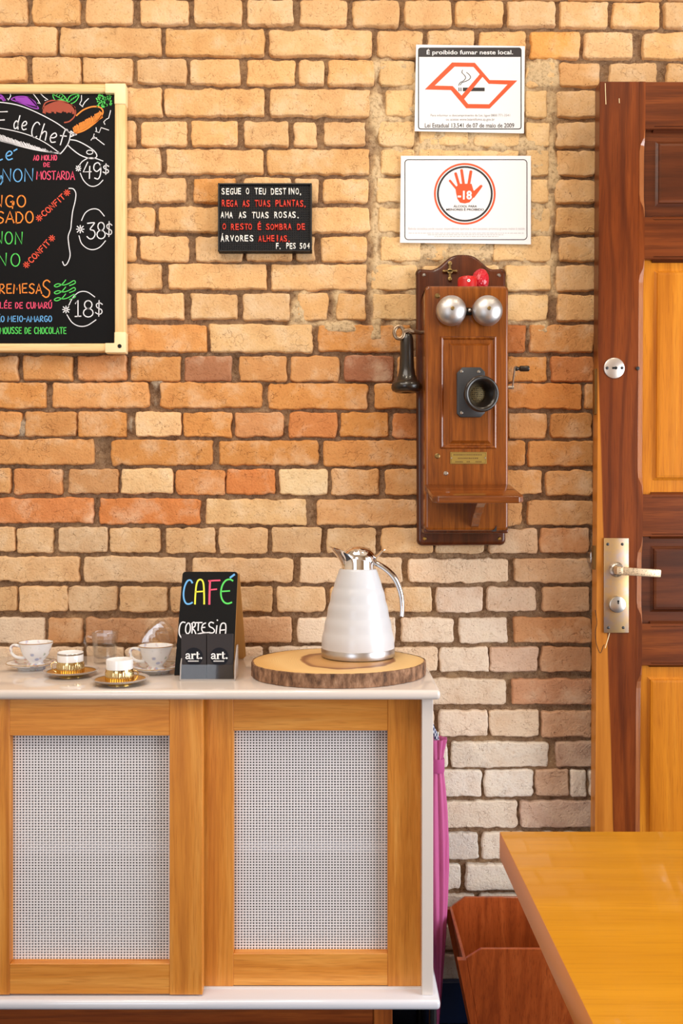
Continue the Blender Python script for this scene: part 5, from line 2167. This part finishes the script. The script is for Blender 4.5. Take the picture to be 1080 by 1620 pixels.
# ---- faceted clear crystal point behind the cup
cy = 2.0 - D
qz = thing('crystal_point', 'clear faceted crystal standing behind the right floral teacup', 'crystal', (P(250, 800, cy).x, cy, CT))
bm = B()
pt = lambda x, y, dy=0: P(x, y, cy) + Vector((0, dy, 0))
fr_ = [(222, 1047), (220, 1024), (223, 1008), (235, 992), (251, 978.5), (258, 978), (274, 994), (278, 1014), (280, 1047)]
out = [pt(x, y) for x, y in fr_]
for p in out:
    p.z = max(p.z, CT)
out[0].z = CT
out[-1].z = CT
cx_ = sum(p.x for p in out) / len(out)
cz_ = sum(p.z for p in out) / len(out)
R0 = [bm.verts.new((cx_ + (p.x - cx_) * .78, cy - .018, max(CT, cz_ + (p.z - cz_) * .78))) for p in out]
R1 = [bm.verts.new(p) for p in out]
R2 = [bm.verts.new((cx_ + (p.x - cx_) * .78, cy + .018, max(CT, cz_ + (p.z - cz_) * .78))) for p in out]
for r in (R0, R2):
    r[0].co.z = CT
    r[-1].co.z = CT
n = len(out)
for a_, b_ in ((R0, R1), (R1, R2)):
    for i in range(n):
        j = (i + 1) % n
        bm.faces.new((a_[i], a_[j], b_[j], b_[i]))
bm.faces.new(R0)
bm.faces.new(R2)
make('prism', bm, thin_glass('crystal_clear', (.93, .92, .90), .16, .6), qz)

# ---- CAFE board
ez0 = ray_plane(278, 1069, (0, 0, CT), Vector((0, 0, 1)))
Yb = ez0.y
Yt = 1.955 - D
zt = P(330, 904.5, Yt).z
nrm = Vector((0, -(zt - CT), (Yt - Yb))).normalized()
if nrm.y > 0:
    nrm = -nrm
# slight turn so the panel follows the photo
pe = Plane((0, Yb, CT), nrm)
ez = thing('cafe_board', 'small black tabletop board chalked CAFÉ and CORTESIA', 'tabletop sign', (pe(325, 1066).x, (Yb + Yt) / 2, CT))
outl = [(p.x, p.y) for p in [Vector((x, y, 0)) for x, y in arc(293.5, 909.5, 5, 5, 180, 270, 5) + arc(371, 909.5, 5, 5, 270, 360, 5)]] + [(369, 1068.5), (275.5, 1068.5)]
bm = B()
pts = [pe(x, y) for x, y in outl]
for p in pts:
    if p.z < CT:
        p.z = CT
prism(bm, pts, -nrm * .004)
bm.normal_update()
M['hardboard'] = pm('hardboard', S(196, 148, 84), .6)
mt_edge = M['hardboard']
for f in bm.faces:
    f.material_index = 0 if f.normal.dot(nrm) > .9 else 1
bmesh.ops.translate(bm, verts=bm.verts, vec=Vector((0, 0, 0)))
make('front_panel', bm, [M['slate'], mt_edge], ez)
bm = B()
# rear leg: hinged at the top, stands behind
ra, rb_ = pe(289, 906) - nrm * .0065, pe(377.5, 906) - nrm * .0065
Yr = 2.052 - D
rl = [Vector((ra.x + .006, ra.y, ra.z)), Vector((rb_.x + .001, rb_.y, rb_.z)), Vector((rb_.x + .005, Yr, CT + .006)), Vector((rb_.x - .001, Yr + .002, CT)), Vector((ra.x + .016, Yr + .002, CT)), Vector((ra.x + .010, Yr, CT + .006))]
prism(bm, rl, Vector((0, .0035, .001)))
make('rear_panel', bm, M['hardboard'], ez)
for x in (300, 366):
    bm = B()
    cyl(bm, pe(x - 5, 905.5) - nrm * .005, .003, .012, (1, 0, 0), 12)
    make('hinge', bm, M['brass'], ez, smooth=True)
ce = lambda x, y: (260 + x / 7.2, 890 + y / 7.2)


def est(bm, pts, wd, s=True):
    stroke(bm, pe, [ce(*p) for p in pts], wd, .0005, 0, s)


draw('letter', lambda bm: est(bm, [(318, 232), (296, 202), (262, 212), (232, 270), (218, 350), (224, 420), (248, 466), (285, 472), (318, 456)], 2.6), M['chalk_blue'], ez, 'blue chalk letter C')
draw('letter', lambda bm: (est(bm, [(348, 472), (352, 380), (362, 270), (378, 215), (402, 195), (430, 205), (446, 250), (452, 360), (453, 472)], 2.6), est(bm, [(356, 335), (452, 328)], 2.2, False)), M['chalk_yellow'], ez, 'yellow chalk letter A')
draw('letter', lambda bm: (est(bm, [(512, 474), (514, 350), (520, 208)], 3.0), est(bm, [(505, 210), (570, 206), (632, 204)], 2.4), est(bm, [(520, 312), (595, 304)], 2.2, False)), M['chalk_pink'], ez, 'pink chalk letter F')
draw('letter', lambda bm: (est(bm, [(778, 208), (745, 192), (700, 205), (662, 255), (644, 330), (650, 400), (678, 450), (720, 468), (765, 455)], 2.6), est(bm, [(650, 330), (742, 324)], 2.2, False)), M['chalk_green'], ez, 'green chalk letter E')
draw('accent', lambda bm: est(bm, [(750, 172), (796, 138)], 3.0, False), M['chalk_blue'], ez, 'blue chalk accent')


def cortesia(bm):
    for p in ([(236, 684), (205, 680), (180, 710), (168, 770), (172, 820), (192, 855)], [(268, 690), (246, 725), (242, 780), (262, 812), (288, 790), (296, 735), (285, 695), (268, 690)],
              [(318, 690), (314, 805)], [(308, 700), (335, 680), (352, 700), (345, 730), (320, 745), (345, 780), (358, 815)], [(345, 686), (430, 684)], [(388, 690), (384, 775)],
              [(470, 690), (440, 705), (424, 750), (438, 790), (475, 800)], [(428, 742), (462, 738)], [(560, 690), (530, 680), (508, 700), (515, 730), (550, 748), (570, 775), (555, 800), (515, 802)],
              [(598, 720), (588, 810)], [(632, 812), (636, 740), (650, 700), (675, 690), (696, 705), (700, 760), (694, 815)], [(636, 772), (700, 765)], [(380, 815), (440, 802), (520, 797)], [(600, 655), (606, 660)]):
        est(bm, p, 1.9)


draw('lettering', cortesia, M['chalk_white'], ez, 'white chalk word CORTESIA')

# ---- acrylic holder with two stacks of cards
Zf, Zb = 1.792, 1.842
Yf_, Yb_ = Zf - D, Zb - D
hx0, hx1 = P(284, 1078, Yf_).x, P(372, 1078, Yf_).x
ho = thing('card_holder', 'clear acrylic holder standing before the CAFÉ board', 'card holder', ((hx0 + hx1) / 2, (Yf_ + Yb_) / 2, CT))
bm = B()
box(bm, (hx0, Yf_, CT), (hx1, Yb_, CT + .003), .0006, 1)
make('base', bm, M['clear_edge'], ho)
bm = B()
lean = .010
prism(bm, [Vector((hx0 + .002, Yf_ + .001, CT + .003)), Vector((hx1 - .002, Yf_ + .001, CT + .003)), Vector((hx1 - .002, Yf_ + .006, CT + .0310)), Vector((hx0 + .002, Yf_ + .006, CT + .0310))], Vector((0, .0018, 0)))
make('front_lip', bm, M['clear_sheet'], ho)
for x in (hx0, hx1 - .002):
    bm = B()
    prism(bm, [Vector((x, Yf_ + .001, CT + .003)), Vector((x, Yb_ - .004, CT + .003)), Vector((x, Yb_ + .002, CT + .064)), Vector((x, Yb_ - .012, CT + .064)), Vector((x, Yf_ + .006, CT + .031))], Vector((.002, 0, 0)))
    make('side_wall', bm, M['clear_edge'], ho)
bm = B()
prism(bm, [Vector((hx0 + .002, Yb_ - .003, CT + .003)), Vector((hx1 - .002, Yb_ - .003, CT + .003)), Vector((hx1 - .002, Yb_ + .003, CT + .064)), Vector((hx0 + .002, Yb_ + .003, CT + .064))], Vector((0, .0018, 0)))
make('back_wall', bm, M['clear_sheet'], ho)
cn = Vector((0, -.088, .022)).normalized()
pc = Plane((0, Yf_ + .007, CT + .0035), cn)
for x0, x1, yt, cxp, lab in ((286.5, 326, 1003, 306.5, 'left stack of dark business cards in the acrylic holder'), (327.3, 368.5, 1002.5, 346.8, 'right stack of dark business cards in the acrylic holder')):
    ctr = pc((x0 + x1) / 2, 1050)
    st = thing('business_cards', lab, 'business cards', (ctr.x, ctr.y, CT + .0035))
    bm = B()
    prism(bm, [pc(x0, 1076.8), pc(x1, 1076.8), pc(x1, yt), pc(x0, yt)], -cn * .010)
    make('cards', bm, M['card'], st)
    draw('round_logo', lambda bm: poly(bm, pc, arc(cxp, 1039, 14.6, 14.6, 0, 360, 40)[:-1], .0003), M['card_dark'], st)

    def art(bm):
        q = lambda p: [(cxp + (x - 306.5), y) for x, y in p]
        fill = lambda p: poly(bm, pc, q(p), .0006)
        s_ = lambda p, w_: stroke(bm, pc, q(p), w_, .0006)
        # a
        s_([(294.2, 1036.2), (295.5, 1034.6), (298.2, 1034.6), (299.6, 1036.5), (299.6, 1041.6), (300.8, 1042.2)], 1.7)
        s_([(299, 1038), (296, 1038.3), (294, 1040.4), (295.6, 1042.2), (298.6, 1041.2)], 1.6)
        # r
        fill([(302, 1034.2), (305.4, 1034.2), (305.4, 1042.6), (302.8, 1042.6), (302.8, 1035), (302, 1035)])
        fill([(301.6, 1041.9), (306.6, 1041.9), (306.6, 1042.8), (301.6, 1042.8)])
        s_([(305, 1037), (306, 1035.2), (308, 1034.8), (308.6, 1036)], 1.7)
        # t
        fill([(311, 1031.2), (313.4, 1031.2), (313.4, 1042.2), (311, 1042.2)])
        fill([(309.2, 1034.3), (315.8, 1034.3), (315.8, 1035.2), (309.2, 1035.2)])
        s_([(312.2, 1041), (313.6, 1042.2), (315.6, 1041)], 1.3)
        poly(bm, pc, q(arc(318.2, 1041.2, 1.5, 1.5, 0, 360, 12)[:-1]), .0006)
        x = 297.5
        while x < 314:
            fill([(x, 1045), (x + 1.1, 1045), (x + 1.1, 1046.8), (x, 1046.8)])
            x += 1.7
    draw('logo_lettering', art, M['ink_white'], st)

# ---- round wood slice
wc = Vector((-.0075, 1.872 - D, CT))
sl = thing('wood_slice', 'round bark edged wooden slab lying on the sideboard under the white flask', 'wood slice', tuple(wc))
wr = lambda a: 1 + .010 * math.sin(2 * a + .6) + .008 * math.sin(3 * a + 2) + .006 * math.sin(5 * a + 1) + .004 * math.sin(9 * a)
RXs, RYs, TH = .1765, .159, .028
bm = B()
NA = 200
prevv = None
for k, h in enumerate([0, .001, .004, .009, .014, .019, .024, .027, .028]):
    cur = []
    for i in range(NA):
        a_ = 2 * PI * i / NA
        d = Vector((math.cos(a_) * 30, math.sin(a_) * 30, h * 40))
        nn_ = mn.noise(d) * .0022 + mn.noise(d * 2.7) * .0012
        rr = wr(a_) + (nn_ + (-.003 if h in (0, .028) else 0)) / .17
        cur.append(bm.verts.new(wc + Vector((RXs * rr * math.cos(a_), RYs * rr * math.sin(a_), h))))
    if prevv:
        for i in range(NA):
            j = (i + 1) % NA
            bm.faces.new((prevv[i], prevv[j], cur[j], cur[i]))
    else:
        bm.faces.new(cur)
    prevv = cur
bk = pm('bark', S(98, 66, 44), .9)
N = NT(bk)
v = N.coords((1, 1, .45))
a1 = N.noise(v, 70, 5, .65)
N.l(N.ramp(a1, [(.3, S(62, 42, 32)), (.46, S(122, 88, 64)), (.6, S(158, 120, 92)), (.75, S(186, 152, 124))]), N.b.inputs['Base Color'])
N.l(N.bump(a1, .8, .004), N.b.inputs['Normal'])
make('bark', bm, bk, sl, smooth=True)
bm = B()
cv = bm.verts.new(wc + Vector((0, 0, TH)))
pr = None
for f_ in (.25, .5, .75, .97, 1.0):
    cur = []
    for i in range(NA):
        a_ = 2 * PI * i / NA
        rr = wr(a_) * f_ * .985
        cur.append(bm.verts.new(wc + Vector((RXs * rr * math.cos(a_), RYs * rr * math.sin(a_), TH + (.0003 if f_ < 1 else -.001)))))
    for i in range(NA):
        j = (i + 1) % NA
        if pr is None:
            bm.faces.new((cv, cur[i], cur[j]))
        else:
            bm.faces.new((pr[i], pr[j], cur[j], cur[i]))
    pr = cur
wt = pm('slice_face', S(222, 178, 112), .5)
N = NT(wt)
tc = N.n('ShaderNodeTexCoord')
nz = N.n('ShaderNodeTexNoise')
nz.inputs['Scale'].default_value = 9
nz.inputs['Detail'].default_value = 3
N.l(tc.outputs['Object'], nz.inputs['Vector'])
sb = N.n('ShaderNodeVectorMath', operation='SUBTRACT')
N.l(nz.outputs['Color'], sb.inputs[0])
sb.inputs[1].default_value = (.5, .5, .5)
s2 = N.n('ShaderNodeVectorMath', operation='SCALE')
N.l(sb.outputs[0], s2.inputs[0])
s2.inputs['Scale'].default_value = .05
ad = N.n('ShaderNodeVectorMath', operation='ADD')
N.l(tc.outputs['Object'], ad.inputs[0])
N.l(s2.outputs[0], ad.inputs[1])
mp_ = N.n('ShaderNodeMapping')
mp_.inputs['Location'].default_value = (-.02, .005, 0)
mp_.inputs['Scale'].default_value = (1, 1, 0)
N.l(ad.outputs[0], mp_.inputs[0])
ln = N.n('ShaderNodeVectorMath', operation='LENGTH')
N.l(mp_.outputs[0], ln.inputs[0])
sc_ = N.n('ShaderNodeMath', operation='MULTIPLY')
N.l(ln.outputs['Value'], sc_.inputs[0])
sc_.inputs[1].default_value = 5.5
base = N.ramp(sc_.outputs[0], [(0.0, S(176, 124, 74)), (.3, S(206, 158, 96)), (.46, S(196, 146, 88)), (.52, S(138, 88, 48)), (.545, S(150, 98, 54)), (.57, S(232, 192, 128)), (.8, S(238, 200, 136)), (1.0, S(226, 180, 112))])
sn = N.n('ShaderNodeMath', operation='SINE')
m2 = N.n('ShaderNodeMath', operation='MULTIPLY')
N.l(ln.outputs['Value'], m2.inputs[0])
m2.inputs[1].default_value = 1500
N.l(m2.outputs[0], sn.inputs[0])
N.l(N.mix(N.ramp(sn.outputs[0], [(.3, (0, 0, 0)), (1.0, (.18, .18, .18))]), base, S(150, 100, 54)), N.b.inputs['Base Color'])
make('cut_face', bm, wt, sl, smooth=True, angle=80)

# ---- thermos flask
fz = 1.915
fc = Vector((P(566, 800, fz - D).x, fz - D, CT + TH + .0004))
kk = fz / F
hz = lambda py: P(540, py, fz - D).z - fc.z
th = thing('thermos_flask', 'white ribbed thermos flask with chrome spout lid and handle', 'thermos flask', tuple(fc))
base_h = hz(1045)
off = -base_h   # seat exactly on the slab
H_ = lambda py: max(0.0, hz(py) * (hz(865) - 0) / (hz(865) - base_h) - base_h * (hz(865) - hz(py)) * 0 / 1) if False else (hz(py) - base_h) * (hz(865)) / (hz(865) - base_h)
bm = B()
lathe(bm, [(0, .002), (.070, .002), (.0735, .0), (.0762, .002), (.0768, .006), (.0768, H_(1031)), (.0755, H_(1029.5))], 64, fc)
make('base_ring', bm, M['steel'], th, smooth=True)
bm = B()
kp = [(1030.5, 57.6), (1024, 57.5), (1016, 57.1), (1009, 55.8), (1003, 54.1), (997, 53.2), (990, 52.4), (984, 50.8), (979, 49.3), (973, 48.4), (966, 47.6), (960, 46.0), (955, 44.3), (949, 43.3), (942, 42.2), (936, 40.3), (931, 38.4), (925, 37.0), (918, 34.9), (910, 32.2), (904, 30.3), (902, 29.4), (901, 28.0), (901, 10)]
prof = [(r * kk, H_(y)) for y, r in kp]
pp_ = catmull([(r, h, 0) for r, h in prof[:-2]], 3)
lathe(bm, [(p.x, p.y) for p in pp_] + prof[-2:], 72, fc)
M['flask_white'] = pm('flask_white', S(208, 210, 216), .3, coat=.2, coat_rough=.15)
make('body', bm, M['flask_white'], th, smooth=True, angle=60)
# collar with pouring beak
bm = B()
levels = [(902, 26.5, 0, 0), (897, 25.6, 0, 0), (892, 25.0, 2, 0), (888, 24.8, 6, 3), (885, 24.8, 11, 7), (883, 24.8, 16, 11), (882, 24.6, 20, 14.5), (881.6, 24.3, 23, 16.5), (882, 23.4, 22, 15.0), (886, 22.5, 12, 8), (892, 21, 2, 0)]
prev = None
NA2 = 96
for y, r, bk_, lf_ in levels:
    cur = []
    for i in range(NA2):
        a_ = 2 * PI * i / NA2
        be = max(0, math.cos(a_ - PI)) ** 3.5
        be2 = max(0, math.cos(a_ - PI)) ** 2
        rr = (r + bk_ * be) * kk
        cur.append(bm.verts.new(fc + Vector((rr * math.cos(a_), rr * math.sin(a_) * .95, H_(y) + lf_ * be2 * kk))))
    if prev:
        for i in range(NA2):
            j = (i + 1) % NA2
            bm.faces.new((prev[i], prev[j], cur[j], cur[i]))
    prev = cur
make('spout_collar', bm, M['chrome'], th, smooth=True, angle=75)
bm = B()
prev = None
NL = 9
for k in range(NL + 1):
    t = k / NL
    cur = []
    for i in range(48):
        a_ = 2 * PI * i / 48
        q_ = max(.0005, math.cos(t * PI / 2) ** .75)
        x = 27.0 * kk * math.cos(a_) * q_ + 3.0 * kk
        yv = 25.2 * kk * math.sin(a_) * q_
        h = H_(884) + (H_(863.5) - H_(884)) * math.sin(t * PI / 2) - max(0, x) * .22 * (1 - t * .5)
        cur.append(bm.verts.new(fc + Vector((x, yv, h))))
    if prev:
        for i in range(48):
            j = (i + 1) % 48
            bm.faces.new((prev[i], prev[j], cur[j], cur[i]))
    prev = cur
bm.faces.new(prev)
make('lid', bm, M['chrome'], th, smooth=True, angle=75)
fp = lambda x, y, dy=0: Vector((P(x, y, fz - D).x, fc.y + dy, fc.z + H_(y)))
bm = B()
tl = [fp(586, 886), (fp(592, 884)), fp(599, 878), fp(604, 872), fp(609, 869.5)]
tube(bm, catmull(tl, 4), [.006, .0062, .0062, .006, .006, .0058, .0056, .0054, .0052, .005, .0048, .0046, .0044, .004, .0035, .003, .0025], 14, flat=(.55, 1.5))
make('thumb_lever', bm, M['chrome'], th, smooth=True)
bm = B()
hp_ = [fp(583, 889), fp(592, 891), fp(602, 896), fp(613, 904), fp(623, 915), (fp(630, 929)), fp(634.5, 945), fp(636, 962), fp(635.5, 979)]
cp_ = catmull(hp_, 5)
tube(bm, cp_, [.0052 + .0016 * math.sin(PI * min(1, i / len(cp_) * 1.1)) for i in range(len(cp_))], 16, flat=(.95, 1.5))
make('handle', bm, M['chrome'], th, smooth=True)

# ================================================================== tapered wooden bin
M['bin_wood'] = wood('bin_wood', S(176, 88, 40), S(150, 68, 26), S(104, 40, 12), 'z', 34, .34, .25, rings=.12, contrast=.75, fine=220)
M['bin_edge'] = wood('bin_edge_wood', S(160, 118, 92), S(130, 90, 68), S(84, 50, 36), 'x', 40, .6, 0, rings=.1)
BYb, BYf = 2.02 - D, 1.785 - D
bn = thing('waste_bin', 'tapered reddish wooden bin standing between the sideboard and the table', 'bin', (.40, (BYb + BYf) / 2, 0))
tx, ty = .19, .10
BL, BR = .240, .560
ZT = .3155


def bx_(x, y, z):
    """taper towards the floor about the bin's centre"""
    k = (ZT - z) / ZT
    cxm = (BL + BR) / 2
    cym = (BYb + BYf) / 2
    return Vector((x + (cxm - x) * k * .36, y + (cym - y) * k * .30, z))


def bpanel(name, quad, thick, mt, mi_edge=True):
    bm = B()
    prism(bm, [bx_(*q) for q in quad], thick, .0008, 1)
    return make(name, bm, mt, bn)


zc = .2965
for Yp, nm, tv in ((BYb, 'back_panel', .007), (BYf, 'front_panel', .007)):
    quad = [(BL, Yp, .006), (BR, Yp, .006), (BR, Yp, zc), (BR - .032, Yp, ZT), (BL + .032, Yp, ZT), (BL, Yp, zc)]
    bpanel(nm, quad, Vector((0, tv if Yp == BYb else tv, 0)), M['bin_wood'])
for Xp, tv in ((BL, -.006), (BR, .006)):
    quad = [(Xp, BYb + .003, .006), (Xp, BYf + .004, .006), (Xp, BYf + .004, zc - .004), (Xp, BYb + .003, zc - .001)]
    bpanel('side_panel', quad, Vector((tv, 0, 0)), M['bin_wood'])
for Xp, s_ in ((BL, -1), (BR, 1)):
    for Yp in (BYf - .001, BYb - .006):
        bm = B()
        b0 = [bx_(Xp, Yp, .004), bx_(Xp + s_ * .018, Yp, .004), bx_(Xp + s_ * .018, Yp + .014, .004), bx_(Xp, Yp + .014, .004)]
        t0 = [bx_(Xp, Yp, zc - .004), bx_(Xp + s_ * .018, Yp, zc - .004), bx_(Xp + s_ * .018, Yp + .014, zc - .004), bx_(Xp, Yp + .014, zc - .004)]
        vb = [bm.verts.new(p) for p in b0]
        vt = [bm.verts.new(p) for p in t0]
        bm.faces.new(vb)
        bm.faces.new(vt)
        for i in range(4):
            bm.faces.new((vb[i], vb[(i + 1) % 4], vt[(i + 1) % 4], vt[i]))
        make('corner_post', bm, M['bin_wood'], bn)
bm = B()
prism(bm, [bx_(BL, BYf, .0), bx_(BR, BYf, .0), bx_(BR, BYb, .0), bx_(BL, BYb, .0)], Vector((0, 0, .008)))
make('bottom', bm, M['bin_wood'], bn)

# ================================================================== table
M['table_top'] = wood('table_wood', S(226, 160, 38), S(210, 146, 28), S(190, 124, 18), 'x', 9, .32, .25, rings=.10, fine=120, contrast=.8)
M['table_edge'] = pm('table_edge', S(206, 128, 62), .4)
tb = thing('table', 'golden yellow wooden table cut off at the lower right', 'table', (.62, -1.3, 0))
TX0, TX1, TY0, TY1 = .2085, 1.05, -1.68, -.891
bm = B()
box(bm, (TX0, TY0, .714), (TX1, TY1, .75), .0018, 2)
bm.normal_update()
for f in bm.faces:
    f.material_index = 0 if f.normal.z > .8 else 1
make('tabletop', bm, [M['table_top'], M['table_edge']], tb, smooth=True)
bm = B()
box(bm, (.58, -1.34, .06), (.68, -1.24, .7), .004, 2)
make('column', bm, M['table_edge'], tb)
bm = B()
box(bm, (.5, -1.36, .66), (.76, -1.22, .714), .004, 2)
make('bracket', bm, M['table_edge'], tb)
bm = B()
box(bm, (.43, -1.33, 0), (.83, -1.25, .06), .006, 2)
box(bm, (.59, -1.55, 0), (.67, -1.03, .06), .006, 2)
make('foot', bm, M['table_edge'], tb)
